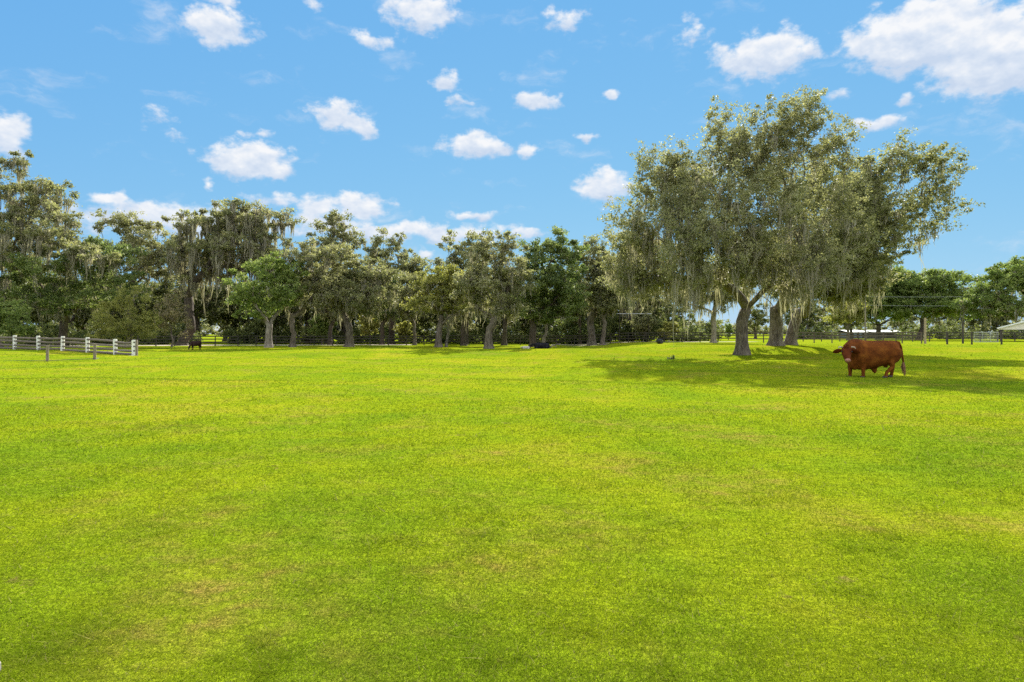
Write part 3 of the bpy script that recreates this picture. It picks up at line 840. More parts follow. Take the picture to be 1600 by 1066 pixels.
def build_grass(n=3300000):
    rng = np.random.default_rng(5)
    # blades thin out with distance; the sown strip is wider than the view on both sides
    rows = HZ + rng.random(n) * (1180 - HZ)
    D = EYE * F / np.maximum(rows - HZ, 22)
    wt = 0.80 + 5.5 / D
    D = D[(D < 74) & (rng.random(n) < wt / 2.9)]; n = len(D)
    D = D * rng.uniform(0.97, 1.03, n)
    half = 0.80 * D + 5.5
    x = rng.uniform(-1, 1, n) * half
    edge = (half - np.abs(x)) / 2.5
    keep = rng.random(n) < np.clip(edge, 0, 1)
    x = x[keep]; D = D[keep]; n = len(D)
    z = ground_z(x, D)
    big = vnoise(x * 0.9 + 40, D * 0.9 + 9, 1)
    mid = vnoise(x * 3.1 + 40, D * 3.1 + 9, 2)
    hgt = 0.034 + 0.006 * big + 0.014 * mid + 0.012 * np.clip(big * mid - 0.45, 0, 1)
    # a rank tuft beside the slab in the near left corner
    tuft = np.exp(-((x + 2.45) / 0.28) ** 2 - ((D - 3.75) / 0.35) ** 2)
    hgt = hgt * (1 + 0.5 * tuft)
    tf = np.clip((vnoise(x * 1.7 + 11, D * 1.7 + 3, 9) * vnoise(x * 6.5, D * 6.5, 10) - 0.42) * 5, 0, 1)
    hgt = 0.42 * hgt * (1 + 0.2 * tf) * (0.58 + 0.42 * sstep(3, 14, D)) * np.exp(rng.normal(0, 0.35, n)) * (1 + np.minimum(D, 60) * 0.010)
    tall = (rng.random(n) < 0.02 + 0.12 * tf)
    hgt = np.where(tall, hgt * 2.3, hgt)
    w = np.maximum(0.0042, 0.0013 * D) * np.exp(rng.normal(0, 0.25, n))
    yaw = rng.uniform(0, 2 * math.pi, n)
    dx, dy = np.cos(yaw), np.sin(yaw)
    lean = rng.normal(0, 1.25, (n, 2)) * hgt[:, None]
    B = np.stack([x, D, z - 0.004], 1)
    a = B + np.stack([dx * w / 2, dy * w / 2, 0 * w], 1)
    b = B - np.stack([dx * w / 2, dy * w / 2, 0 * w], 1)
    tip = B + np.stack([lean[:, 0], lean[:, 1], hgt], 1)
    V = np.stack([a, b, tip], 1).reshape(-1, 3)
    o = link_mesh('grass', np_mesh('grass', V, np.arange(n * 3).reshape(n, 3)), blade_material())
    tag(o, 'short uneven pasture grass with straw patches', 'grass', kind='stuff')


build_grass()


def strip(name, pts, width, mat, lift=0.02, kind='structure', label=None):
    V, q = [], []
    pts = np.array(pts, float)
    # resample
    seg = []
    for a, b in zip(pts, pts[1:]):
        k = max(2, int(np.linalg.norm(b - a) / 1.5))
        for i in range(k): seg.append(a + (b - a) * i / k)
    seg.append(pts[-1]); seg = np.array(seg)
    t = np.gradient(seg, axis=0); t /= np.linalg.norm(t, axis=1)[:, None]
    nrm = np.stack([-t[:, 1], t[:, 0]], 1)
    nx = 7
    for i, p in enumerate(seg):
        wv = width * (1 + 0.18 * math.sin(i * 0.7) + 0.12 * math.sin(i * 1.9))
        for j in range(nx):
            c = p + nrm[i] * wv * (j / (nx - 1) - 0.5)
            V.append((c[0], c[1], gz(c[0], c[1]) + lift))
    for i in range(len(seg) - 1):
        for j in range(nx - 1):
            q.append((i * nx + j, i * nx + j + 1, (i + 1) * nx + j + 1, (i + 1) * nx + j))
    o = link_mesh(name, np_mesh(name, np.array(V), np.array(q), smooth=True), mat)
    tag(o, label, kind=kind)


M['sand'] = plain_material('sandy_soil', (0.36, 0.30, 0.22), 0.95, 0.3, 1.5)
M['litter'] = plain_material('leaf_litter', (0.15, 0.10, 0.065), 0.95, 0.4, 3.0)
g2 = lambda px, d: at(px, d)[:2]
strip('dirt_road', [g2(60, 90), g2(240, 92), g2(420, 94), g2(560, 97), g2(640, 99)], 7.0, M['sand'], 0.02, label='sandy farm track behind the back fence')
strip('dirt_path', [g2(860, 97), g2(960, 97), g2(1080, 96), g2(1180, 98)], 3.2, M['sand'], 0.024, label='sandy path running behind the fence at the centre')
strip('bare_ground', [g2(885, 88), g2(915, 89), g2(950, 88)], 3.0, M['litter'], 0.018, label='bare brown soil under the clustered trunks')

M['concrete'] = plain_material('old_concrete', (0.38, 0.35, 0.31), 0.9, 0.2, 14, bump=0.4)
sl = MB(); sl.box((-3.03, 2.96, 0.0), (0.9, 1.0, 0.09), None, 0.012)
p0 = empty('concrete_slab', (0, 0, gz(-3.0, 3.2) + 0.01))
tag(p0, 'corner of a worn pale concrete slab in the near left grass', 'slab')
sl.build('slab_top', M['concrete'], p0)


# ------------------------------------------------------------------ fences and small structures
M['white_paint'] = plain_material('white_paint', (0.74, 0.72, 0.67), 0.7, 0.16, 7, bump=0.2)
M['grey_wood'] = plain_material('weathered_wood', (0.15, 0.122, 0.095), 0.9, 0.35, 3, stretch=(1, 6, 6), bump=0.4)
M['post_wood'] = plain_material('post_wood', (0.20, 0.165, 0.125), 0.9, 0.35, 5, stretch=(6, 6, 1), bump=0.4)
M['black_wood'] = plain_material('dark_fence_wood', (0.045, 0.037, 0.031), 0.85, 0.35, 4)
M['brown_wood'] = plain_material('brown_fence_wood', (0.10, 0.078, 0.06), 0.85, 0.35, 4)
M['tan_wood'] = plain_material('tan_wood', (0.33, 0.26, 0.18), 0.85, 0.3, 4, stretch=(6, 6, 1))
M['galv'] = plain_material('galvanised_steel', (0.42, 0.43, 0.44), 0.45, 0.15, 8, metal=0.7)
M['hole_shade'] = plain_material('mortise_shadow', (0.05, 0.045, 0.04), 0.95, 0.2, 8)
M['wire'] = plain_material('fence_wire', (0.09, 0.085, 0.08), 0.8, 0.1, 8)


def split_rail_fence():
    rt = empty('split_rail_fence', at(110, 58))
    tag(rt, 'split rail fence with white mortised posts and weathered grey rails at the left', 'fence')
    o = np.array(rt.location)
    spots = [(-18, 63.5), (23, 62.5), (60, 61.4), (98, 60), (137, 58.5), (180, 56.8), (209, 55.4)]
    tops = []
    rng = random.Random(3)
    for i, (px, d) in enumerate(spots):
        p = at(px, d) - o
        mb = MB()
        lx, ly = rng.uniform(-.02, .02), rng.uniform(-.02, .02)
        tilt = Matrix.Rotation(lx, 3, 'X') @ Matrix.Rotation(ly, 3, 'Y')
        mb.box((p[0], p[1], p[2] + 0.55), (0.30, 0.16, 1.46), tilt, 0.03)
        post = mb.build('post', M['white_paint'], rt)
        for h in (0.40, 0.75, 1.08):      # dark plates painted as the shade inside the rail mortises
            MB().box((p[0] + 0.07, p[1] - 0.082, p[2] + h), (0.12, 0.012, 0.13)).build('mortise_shade', M['hole_shade'], post)
        tops.append(p)
    gb = MB(); e = tops[-1]
    gb.box((e[0] + 0.235, e[1] + 0.02, e[2] + 0.56), (0.15, 0.15, 1.46), None, 0.02)
    gb.build('end_post', M['post_wood'], rt)
    for a, b in zip(tops, tops[1:]):
        for h in (0.12, 0.40, 0.75, 1.08):
            k = 7
            da, db = rng.uniform(-.05, .03), rng.uniform(-.05, .03)
            pts, rr = [], []
            sg = rng.uniform(-.05, .03)
            for i in range(k):
                u = i / (k - 1)
                q = np.array(a) * (1 - u) + np.array(b) * u
                pts.append((q[0], q[1] - 0.03, q[2] + h + da * (1 - u) + db * u + sg * math.sin(math.pi * u)))
                rr.append(0.105 * (0.7 if i in (0, k - 1) else 1) * rng.uniform(.88, 1.1))
            MB().tube(pts, rr, 6).build('rail', M['grey_wood'], rt)


split_rail_fence()


def wire_fence():
    rt = empty('wire_fence', at(110, 46))
    tag(rt, 'low wire fence on two plain grey posts in front of the split rail fence', 'fence')
    o = np.array(rt.location)
    pts = [at(-30, 45) - o, at(74, 45.0) - o, at(148, 46.5) - o, at(207, 54.6) - o]
    for p in pts[1:3]:
        MB().tube([(p[0], p[1], p[2] - .1), (p[0], p[1], p[2] + .5), (p[0] + .01, p[1], p[2] + 1.08)], [0.10, 0.085, 0.085], 10).build('post', M['post_wood'], rt)
    for h in (0.06, 0.5, 0.95):
        MB().tube([(p[0], p[1] - 0.1, p[2] + h) for p in pts], 0.006 if h > .1 else 0.018, 4).build('wire_strand', M['wire'], rt)  # lowest strand, thicker and dark, draws a line along the ground


wire_fence()


def board_fence(label, spots, post_h, rails, mat, post_w=0.14, rail_h=0.13, pitch=2.4, name='board_fence', side=-1):
    a = at(*spots[0]); b = at(*spots[-1])
    rt = empty(name, (a + b) / 2)
    tag(rt, label, 'fence')
    o = np.array(rt.location)
    poly = [at(*s)[:2] for s in spots]
    ps = []
    for p, q in zip(poly, poly[1:]):
        k = max(1, int(round(np.linalg.norm(q - p) / pitch)))
        for i in range(k): ps.append(p + (q - p) * i / k)
    ps.append(poly[-1])
    rng = random.Random(len(ps))
    pp = []
    for p in ps:
        z = gz(p[0], p[1])
        l = (p[0] - o[0], p[1] - o[1], z - o[2])
        pp.append(l)
        mb = MB(); hh = post_h * rng.uniform(.96, 1.05)
        mb.tube([(l[0], l[1], l[2] - .1), (l[0], l[1], l[2] + hh * .5), (l[0] + rng.uniform(-.02, .02), l[1], l[2] + hh)], [post_w * .55, post_w * .5, post_w * .48], 8)
        mb.build('post', mat, rt)
    for h in rails:
        i = 0
        while i < len(pp) - 1:
            j = min(i + 2, len(pp) - 1)
            mb = MB()
            for u, v in zip(pp[i:j], pp[i + 1:j + 1]):
                mb.bar((u[0], u[1] + side * post_w * .62, u[2] + h + rng.uniform(-.015, .015)), (v[0], v[1] + side * post_w * .62, v[2] + h + rng.uniform(-.015, .015)), 0.035, rail_h)
            mb.build('rail', mat, rt)
            i = j
    return rt


board_fence('dark board fence along the sandy track behind the left oaks', [(215, 84), (300, 85.5), (372, 87)], 1.35, (0.5, 0.9, 1.25), M['black_wood'])
board_fence('dark board fence behind the trunks from the fresh green tree to the yellowish oak', [(400, 88), (520, 91), (690, 95)], 1.35, (0.5, 0.9, 1.25), M['black_wood'])
board_fence('long dark board fence in front of the thicket at the centre', [(700, 96), (870, 95), (1010, 94), (1150, 93.5)], 1.35, (0.55, 0.95, 1.3), M['black_wood'])
board_fence('brown board fence from the thick trunks to the tallest fence post behind the bull', [(1168, 90), (1300, 84), (1380, 82), (1440, 80)], 1.35, (0.5, 0.9, 1.28), M['brown_wood'], pitch=2.0)
board_fence('second darker fence set back behind the bull', [(1255, 102), (1400, 100), (1505, 99), (1640, 98)], 1.4, (0.55, 0.95, 1.32), M['black_wood'])

# heavier posts of the gateways
def big_post(label, px, d, h, w, mat, cap=True):
    p = at(px, d)
    rt = empty('gate_post', p); tag(rt, label, 'post')
    MB().tube([(0, 0, -.2), (0, 0, h * .5), (0.01, 0, h)], [w * .54, w * .5, w * .48], 10).build('shaft', mat, rt)
    return rt


big_post('tallest plain tan fence post standing behind the bull\'s tail', 1445.5, 79, 3.0, 0.24, M['tan_wood'])
big_post('tall dark gate post with a pale top left of the metal gate', 1504.5, 80, 2.6, 0.2, M['black_wood'])
big_post('short dark post between the tan post and the gate', 1480, 73, 1.35, 0.18, M['black_wood'])
big_post('short dark post in front of the metal gate', 1518.5, 72, 1.4, 0.16, M['black_wood'])
big_post('dark post beneath the left corner of the pale roofed shed', 1565, 72.5, 1.5, 0.17, M['black_wood'])


def tube_gate(label, a, b, h, mat, name='metal_gate', z0=0.25, bars=5):
    a, b = at(*a), at(*b)
    rt = empty(name, (a + b) / 2); tag(rt, label, 'gate')
    o = np.array(rt.location); a = a - o; b = b - o
    fr = MB(); r = 0.032
    z = lambda p, hh: (p[0], p[1], p[2] + hh)
    fr.tube([z(a, z0), z(a, h), z(b, h), z(b, z0), z(a, z0)], r, 8)
    fr.build('gate_frame', mat, rt)
    for i in range(1, bars):
        hh = z0 + (h - z0) * i / bars
        MB().tube([z(a, hh), z(b, hh)], r * .7, 6).build('bar', mat, rt)
    for u in (0.33, 0.66):
        c = a * (1 - u) + b * u
        MB().tube([(c[0], c[1] - .04, c[2] + z0), (c[0], c[1] - .04, c[2] + h)], r * .7, 6).build('upright', mat, rt)
    return rt


tube_gate('galvanised tube gate standing between the dark posts at the right', (1522, 75.5), (1560, 75.5), 1.32, M['galv'])
tube_gate('dark wooden gate in the fence left of the fresh green tree', (375, 86.8), (398, 87.6), 1.3, M['black_wood'], 'wooden_gate', 0.3, 3)


def shed():
    c = at(1602, 100)
    rt = empty('open_shed', c, -math.atan2(c[0], c[1])); tag(rt, 'open pole shed with a pale gabled metal roof at the right edge', 'shed')
    M['white_sheet'] = plain_material('white_sheet_metal', (0.80, 0.80, 0.78), 0.5, 0.05, 3)
    M['roof_metal'] = plain_material('pale_roof_metal', (0.62, 0.60, 0.57), 0.5, 0.06, 4)
    M['gable'] = plain_material('gable_sheet', (0.78, 0.72, 0.62), 0.6, 0.06, 4)
    hw, L, ez, rz_ = 3.3, 6.0, 2.0, 3.0
    for sy in (0, 1):
        for sx in (-1, 0, 1):
            MB().box((sx * (hw - .35), sy * L, ez / 2), (.16, .16, ez)).build('post', M['black_wood'], rt)
    for sx in (-1, 1):
        mb = MB()
        a = Vector((sx * hw, L / 2, ez)); b = Vector((0.02 * sx, L / 2, rz_))
        mb.bar(a, b, L + .6, 0.06)
        for k in range(14):
            yy = -.3 + (L + .6) * (k + .5) / 14
            mb.bar(Vector((sx * hw, yy, ez + .05)), Vector((0.03 * sx, yy, rz_ + .05)), 0.04, 0.03)
        mb.build('roof', M['roof_metal'], rt)
        MB().bar(Vector((sx * (hw + .05), -.36, ez - .03)), Vector((.03 * sx, -.36, rz_ - .02)), .05, .2).build('fascia', M['white_sheet'], rt)
    for yy in (-.12, L + .1):
        bm = bmesh.new()
        v = [bm.verts.new(q) for q in ((-hw + .1, yy, ez - .22), (hw - .1, yy, ez - .22), (hw - .1, yy, ez - .03), (0, yy, rz_ - .06), (-hw + .1, yy, ez - .03))]
        f = bm.faces.new(v)
        r = bmesh.ops.extrude_face_region(bm, geom=[f])
        bmesh.ops.translate(bm, verts=[e for e in r['geom'] if isinstance(e, bmesh.types.BMVert)], vec=(0, .05, 0))
        mb = MB(); mb.bm.free(); mb.bm = bm
        mb.build('gable', M['gable'], rt)


shed()


def barn(label, px, d, w, L, eave, ridge, wall, roof, name='barn'):
    rt = empty(name, at(px, d)); tag(rt, label, 'building')
    mb = MB(); mb.box((0, 0, eave / 2), (w, L, eave)); mb.build('wall', wall, rt)
    bm = bmesh.new()
    for s in (-1, 1):
        pass
    mb = MB()
    for s in (-1, 1):
        mb.bar(Vector((0, s * (L / 2 + .3), eave + .02)), Vector((0, 0.02 * s, ridge)), w + .5, .08)
    mb.build('roof', roof, rt)
    for x in (-w * .3, 0, w * .3):
        MB().box((x, -L / 2 - .02, eave * .45), (w * .12, .05, eave * .8)).build('door', M['black_wood'], rt)


M['blue_grey'] = plain_material('blue_grey_siding', (0.16, 0.19, 0.25), 0.6, 0.1, 3)
barn('low white roofed building glimpsed above the fence left of the bull', 1328, 175, 4.5, 8, 1.55, 2.1, M['blue_grey'], M['white_sheet'])
barn('long low white roofed building glimpsed above the bull\'s back', 1376, 178, 8.5, 8, 1.6, 2.1, M['brown_wood'], M['white_sheet'])
barn('blue grey building half hidden behind the moss right of the thick trunks', 1265, 180, 7.5, 9, 4.2, 5.8, M['blue_grey'], M['blue_grey'])


def picnic_table():
    rt = empty('picnic_table', at(494, 94), 0.25); tag(rt, 'brown wooden picnic table under the mossy trees behind the back fence', 'table')
    mb = MB()
    for k in range(5): mb.box((0, -.32 + .16 * k, .75), (1.9, .145, .04))
    mb.build('tabletop', M['brown_wood'], rt)
    for s in (-1, 1):
        b = MB()
        for k in range(2): b.box((0, s * (.68 + .15 * k), .44), (1.9, .135, .04))
        b.build('bench_seat', M['brown_wood'], rt)
        l = MB()
        l.bar((s * .7, -.75, 0), (s * .7, -.2, .73), .05, .1); l.bar((s * .7, .75, 0), (s * .7, .2, .73), .05, .1); l.bar((s * .76, -.85, .40), (s * .76, .85, .40), .05, .09)
        l.build('leg_frame', M['brown_wood'], rt)


picnic_table()


def barrel():
    rt = empty('barrel', at(1031, 80), 0.35); tag(rt, 'round black barrel lying on its side at the edge of the shade', 'barrel')
    rub = plain_material('black_plastic', (0.02, 0.02, 0.022), 0.45, 0.2, 5)
    L, r = 0.8, 0.27
    pr = [(-.4, .92), (-.38, 1), (-.3, 1), (-.15, 1.02), (-.13, 1.06), (-.10, 1.02), (.1, 1.02), (.13, 1.06), (.15, 1.02), (.3, 1), (.38, 1), (.4, .92)]
    MB().tube([(0, y, r) for y, _ in pr], [r * k for _, k in pr], 20).build('body', rub, rt, True)
    MB().tube([(0, -.385, r), (0, -.43, r)], [r * .9, r * .86], 20).build('lid', rub, rt)
    MB().tube([(.1, -.43, r + .08), (.1, -.46, r + .08)], .035, 8).build('bung', M['galv'], rt)


barrel()


def fallen_branch():
    a = at(861, 79); rt = empty('fallen_branch', a); tag(rt, 'pale fallen branch propped up on the grass right of the black cow', 'branch')
    MB().tube([(-.2, 0, .04), (.25, .05, .22), (.7, 0, .34), (1.15, .08, .46)], [.09, .08, .06, .035], 8).build('limb', M['pale_bark'], rt)
    MB().tube([(.4, .02, .26), (.55, -.2, .1), (.62, -.3, .02)], [.05, .035, .02], 6).build('side_shoot', M['pale_bark'], rt)


fallen_branch()


def overhead_bar():
    d = 97
    a, b = at(966, d), at(1016, d)
    rt = empty('overhead_bar', a); tag(rt, 'thin pale pole laid across two uprights above the dark thicket', 'pole frame')
    w = b[0] - a[0]; h = EYE + (HZ - 490.5) / F * d - a[2]
    MB().tube([(-.2, 0, h), (w + .2, 0, h)], .06, 8).build('crossbar', M['galv'], rt)
    for x in (0.2, w - .2):
        MB().tube([(x, .1, 0), (x, .1, h + .1)], .05, 8).build('upright', M['black_wood'], rt)


overhead_bar()


def utility_line():
    g = 'wires strung above the right fence'
    poles = [(1352, 118), (1690, 108)]
    tops = []
    for i, (px, d) in enumerate(poles):
        p = at(px, d); rt = empty('utility_pole', p)
        tag(rt, 'slim utility pole among the trees behind the bull' if i == 0 else 'slim utility pole past the shed', 'pole')
        MB().tube([(0, 0, -.2), (0, 0, 8.3)], [.14, .10], 8).build('shaft', M['post_wood'], rt)
        MB().box((0, .1, 7.95), (1.6, .09, .1)).build('crossarm', M['post_wood'], rt)
        tops.append(p)
    for h, lb in ((7.6, 'higher pale wire crossing in front of the trees beyond the right fence'), (6.1, 'lower pale wire crossing in front of the trees beyond the right fence')):
        pts = []
        for i in range(13):
            u = i / 12
            q = tops[0] * (1 - u) + tops[1] * u
            pts.append((q[0], q[1] - .14, q[2] + h - 1.2 * u * (1 - u)))
        o = MB().tube(pts, .016, 5).build('power_line', M['galv'])
        tag(o, lb, 'wire', g)


utility_line()


# ------------------------------------------------------------------ cattle
def loft(bm, rings, n=20):
    """rings: (centre, half extents across u, v, axes u, v)"""
    prev = None; first = None
    for c, ru, rv, u, v in rings:
        c, u, v = Vector(c), Vector(u).normalized(), Vector(v).normalized()
        r = [bm.verts.new(c + u * ru * math.cos(2 * math.pi * k / n) + v * rv * math.sin(2 * math.pi * k / n)) for k in range(n)]
        if prev:
            for k in range(n):
                bm.faces.new((prev[k], prev[(k + 1) % n], r[(k + 1) % n], r[k]))
        else: first = r
        prev = r
    bm.faces.new(first[::-1]); bm.faces.new(prev)


def limb(bm, pts, rad, n=12):
    """pts in space with (ru, rv) radii, ru along the body"""
    rings = []
    for i, p in enumerate(pts):
        t = (Vector(pts[min(i + 1, len(pts) - 1)]) - Vector(pts[max(i - 1, 0)])).normalized()
        u = Vector((1, 0, 0)); u = (u - t * u.dot(t)).normalized(); v = t.cross(u)
        ru, rv = rad[i] if hasattr(rad[i], '__len__') else (rad[i], rad[i])
        rings.append((p, ru, rv, u, v))
    loft(bm, rings, n)


def fuse(bm, voxel, smooth_it=6):
    bmesh.ops.recalc_face_normals(bm, faces=bm.faces)
    me = bpy.data.meshes.new('tmp'); bm.to_mesh(me); bm.free()
    o = bpy.data.objects.new('tmp', me); col.objects.link(o)
    m = o.modifiers.new('r', 'REMESH'); m.mode = 'VOXEL'; m.voxel_size = voxel
    s = o.modifiers.new('s', 'SMOOTH'); s.iterations = smooth_it; s.factor = 0.5
    dg = bpy.context.evaluated_depsgraph_get()
    out = bpy.data.meshes.new_from_object(o.evaluated_get(dg))
    bpy.data.objects.remove(o); bpy.data.meshes.remove(me)
    for p in out.polygons: p.use_smooth = True
    return out


def hide_material(name, base, light, dark, rough=0.75):
    m, nt, out = new_mat(name)
    tc = N(nt, 'ShaderNodeTexCoord')
    n1 = noise(nt, tc.outputs['Object'], 3.0, 4, 0.6)
    mp = N(nt, 'ShaderNodeMapping'); mp.inputs['Scale'].default_value = (14, 14, 40)
    nt.links.new(tc.outputs['Object'], mp.inputs['Vector'])
    n2 = noise(nt, mp.outputs[0], 2.0, 4, 0.7)
    f = math_n(nt, 'ADD', math_n(nt, 'MULTIPLY', n1, 0.7), math_n(nt, 'MULTIPLY', n2, 0.3))
    c = ramp(nt, f, [(0.32, dark), (0.5, base), (0.66, light)])
    p = N(nt, 'ShaderNodeBsdfPrincipled')
    p.inputs['Roughness'].default_value = rough
    p.inputs['Specular IOR Level'].default_value = 0.06
    nt.links.new(c, p.inputs['Base Color'])
    b = N(nt, 'ShaderNodeBump'); b.inputs['Strength'].default_value = 0.35; b.inputs['Distance'].default_value = 0.02
    nt.links.new(n2, b.inputs['Height']); nt.links.new(b.outputs[0], p.inputs['Normal'])
    nt.links.new(p.outputs[0], out.inputs[0])
    return m


M['red_hide'] = hide_material('red_hide', (0.135, 0.039, 0.007), (0.225, 0.078, 0.013), (0.055, 0.015, 0.004))
M['red_face'] = hide_material('red_face', (0.085, 0.020, 0.005), (0.12, 0.032, 0.008), (0.048, 0.011, 0.004))
M['dark_hide'] = hide_material('dark_hide', (0.028, 0.015, 0.013), (0.06, 0.034, 0.026), (0.014, 0.008, 0.008))
M['black_hide'] = hide_material('black_hide', (0.014, 0.013, 0.017), (0.03, 0.028, 0.036), (0.008, 0.008, 0.01), 0.45)
M['white_hide'] = hide_material('white_hide', (0.52, 0.47, 0.42), (0.66, 0.62, 0.57), (0.25, 0.23, 0.22))
M['horn'] = plain_material('horn', (0.42, 0.34, 0.24), 0.4, 0.2, 12)
M['muzzle'] = plain_material('muzzle_skin', (0.34, 0.15, 0.10), 0.5, 0.15, 20)
M['hoof'] = plain_material('hoof', (0.05, 0.034, 0.027), 0.8, 0.2, 12)
M['eye'] = plain_material('eye', (0.012, 0.01, 0.01), 0.35, 0.1, 5)
M['pale_hair'] = plain_material('pale_tail_hair', (0.22, 0.11, 0.055), 0.8, 0.3, 20)

Xa, Ya, Za = (1, 0, 0), (0, 1, 0), (0, 0, 1)


def bull():
    base = at(1364, 27.3); base[2] -= 0.035
    rt = empty('bull', base, R(-14))        # faces the left of the picture, turned a little to the camera
    rt.rotation_euler[2] = R(4); rt.scale = (1.01, 1.03, 1.065)
    tag(rt, 'stocky red brown bull with small pale horns turning its head to the camera', 'bull')
    bm = bmesh.new()
    body = [(1.03, 1.14, .10, .10), (0.99, 1.08, .26, .22), (0.86, 1.02, .39, .31), (0.62, .96, .46, .37), (0.32, .925, .49, .39), (0.0, .885, .525, .41),
            (-.30, .865, .555, .41), (-.55, .88, .57, .39), (-.76, .89, .55, .345), (-.94, .90, .48, .275), (-1.06, .93, .34, .195), (-1.12, .97, .19, .11)]
    loft(bm, [((x, 0, z), hw, hh, Ya, Za) for x, z, hh, hw in body], 24)
    # crest of neck and shoulder hump
    loft(bm, [((-.20, 0, 1.22), .20, .15, Ya, Za), ((-.5, 0, 1.26), .25, .17, Ya, Za), ((-.72, 0, 1.23), .24, .18, Ya, Za), ((-.95, 0, 1.14), .21, .2, Ya, Za)], 16)
    # neck swings towards the camera
    limb(bm, [(-.70, -.02, 1.12), (-.95, -.12, 1.12), (-1.16, -.26, 1.08), (-1.32, -.40, 1.04)], [(.34, .37), (.29, .33), (.23, .27), (.16, .19)], 18)
    # dewlap and brisket
    loft(bm, [((-1.12, -.18, .86), .10, .2, Ya, Za), ((-1.0, -.08, .60), .13, .22, Ya, Za), ((-.74, 0, .42), .15, .13, Ya, Za)], 14)
    # haunches and shoulders
    for s in (-1, 1):
        limb(bm, [(.80, s * .20, 1.10), (.78, s * .23, .86), (.70, s * .23, .66)], [(.25, .16), (.25, .16), (.17, .12)], 16)
        limb(bm, [(-.62, s * .24, 1.08), (-.68, s * .25, .86), (-.70, s * .22, .66)], [(.23, .14), (.22, .15), (.16, .12)], 16)
    # legs: near side is -Y
    fl = {-1: -.52, 1: -.80}
    for s in (-1, 1):
        fx = fl[s]; k = -.04
        limb(bm, [(-.68, s * .22, .74), (fx, s * .215, .55), (fx - .01, s * .21, .36), (fx + k * .3, s * .21, .20), (fx + k * .4, s * .21, .08), (fx + k, s * .21, .0)],
             [(.165, .13), (.115, .10), (.088, .08), (.066, .062), (.075, .07), (.088, .082)], 14)
    hl = {-1: (.55, .36), 1: (.84, .87)}
    for s in (-1, 1):
        hk, ft = hl[s]
        limb(bm, [(.74, s * .22, .78), (hk + .05, s * .225, .58), (hk + .115, s * .22, .42), (ft + .06, s * .22, .22), (ft + .03, s * .22, .08), (ft, s * .22, .0)],
             [(.21, .14), (.15, .11), (.092, .078), (.066, .06), (.074, .068), (.088, .08)], 14)
    # sheath and scrotum
    limb(bm, [(.02, 0, .48), (.05, 0, .34), (.09, 0, .19)], [(.24, .12), (.13, .08), (.05, .045)], 12)
    limb(bm, [(.50, 0, .66), (.52, 0, .50), (.52, 0, .40)], [(.10, .10), (.09, .10), (.07, .08)], 12)
    me = fuse(bm, 0.024, 5)
    link_mesh('body', me, M['red_hide'], rt)
    # head, facing the camera: axis runs from poll to muzzle
    yaw = R(-16)
    hd = bpy.data.objects.new('head', None)
    bmh = bmesh.new()
    hp = Vector((-1.36, -.46, 1.02))
    fwd = Vector((-.34, -.78, -.62)).normalized()     # poll to muzzle
    side = Vector((.92, -.38, 0)).normalized()
    side = (side - fwd * side.dot(fwd)).normalized()
    up = side.cross(fwd).normalized()
    if up.z < 0: up = -up
    prof = [(-.20, .10, .09, .02), (-.14, .165, .14, .0), (-.02, .19, .165, -.01), (.10, .175, .165, -.02), (.22, .145, .145, -.035), (.34, .118, .122, -.05), (.44, .112, .11, -.06), (.50, .098, .09, -.065), (.535, .05, .045, -.065)]
    loft(bmh, [(hp + fwd * t + up * dz, rs, ru, side, up) for t, rs, ru, dz in prof], 20)
    for s in (-1, 1):       # brow ridges
        c = hp + fwd * .06 + side * (s * .12) + up * .10
        loft(bmh, [(c - fwd * .07, .03, .03, side, up), (c, .055, .05, side, up), (c + fwd * .08, .02, .02, side, up)], 10)
    head = link_mesh('head', fuse(bmh, 0.017, 4), M['red_face'], rt)
    # muzzle pad, nostrils, eyes, horns, ears
    mm = MB(); c = hp + fwd * .505 + up * -.045
    loft(mm.bm, [(c - fwd * .03, .100, .086, side, up), (c + fwd * .0, .101, .084, side, up), (c + fwd * .03, .080, .062, side, up), (c + fwd * .045, .04, .03, side, up)], 18)
    mz = mm.build('muzzle', M['muzzle'], head, True)
    for s in (-1, 1):
        nb = MB(); q = c + fwd * .025 + side * (s * .05) + up * .022
        loft(nb.bm, [(q - fwd * .02, .02, .026, side, up), (q + fwd * .012, .018, .022, side, up)], 10)
        nb.build('nostril', M['eye'], mz)
        eb = MB(); q = hp + fwd * .09 + side * (s * .168) + up * .055
        bmesh.ops.create_uvsphere(eb.bm, u_segments=12, v_segments=8, radius=.03, matrix=Matrix.Translation(q))
        eb.build('eye', M['eye'], head, True)
        hb = MB(); q0 = hp - fwd * .13 + side * (s * .12) + up * .06
        hb.tube([q0, q0 + side * (s * .08) + Vector((0, 0, .035)), q0 + side * (s * .15) + Vector((0, -.03, .03)), q0 + side * (s * .19) + Vector((0, -.06, -.04))], [.032, .029, .021, .007], 10)
        hb.build('horn', M['horn'], head, True)
        eb = MB(); q0 = hp - fwd * .06 + side * (s * .16) + up * .0
        ax = (side * s + Vector((0, 0, -.16)) + up * -.1).normalized()
        nrm = fwd
        v2 = ax.cross(nrm).normalized()
        loft(eb.bm, [(q0 + ax * t, w, th, v2, nrm) for t, w, th in ((0, .04, .03), (.06, .085, .032), (.15, .105, .028), (.25, .085, .02), (.33, .02, .01))], 12)
        eb.build('ear', M['red_face'], head, True)
    # curly poll
    pb = MB()
    rg = random.Random(4)
    for i in range(16):
        q = hp - fwd * rg.uniform(.02, .2) + side * rg.uniform(-.11, .11) + up * (.13 + rg.uniform(-.02, .015))
        pb.tube([q, q + up * .03 + fwd * .02, q + up * .03 + fwd * .055 + side * rg.uniform(-.02, .02)], [.02, .017, .006], 5)
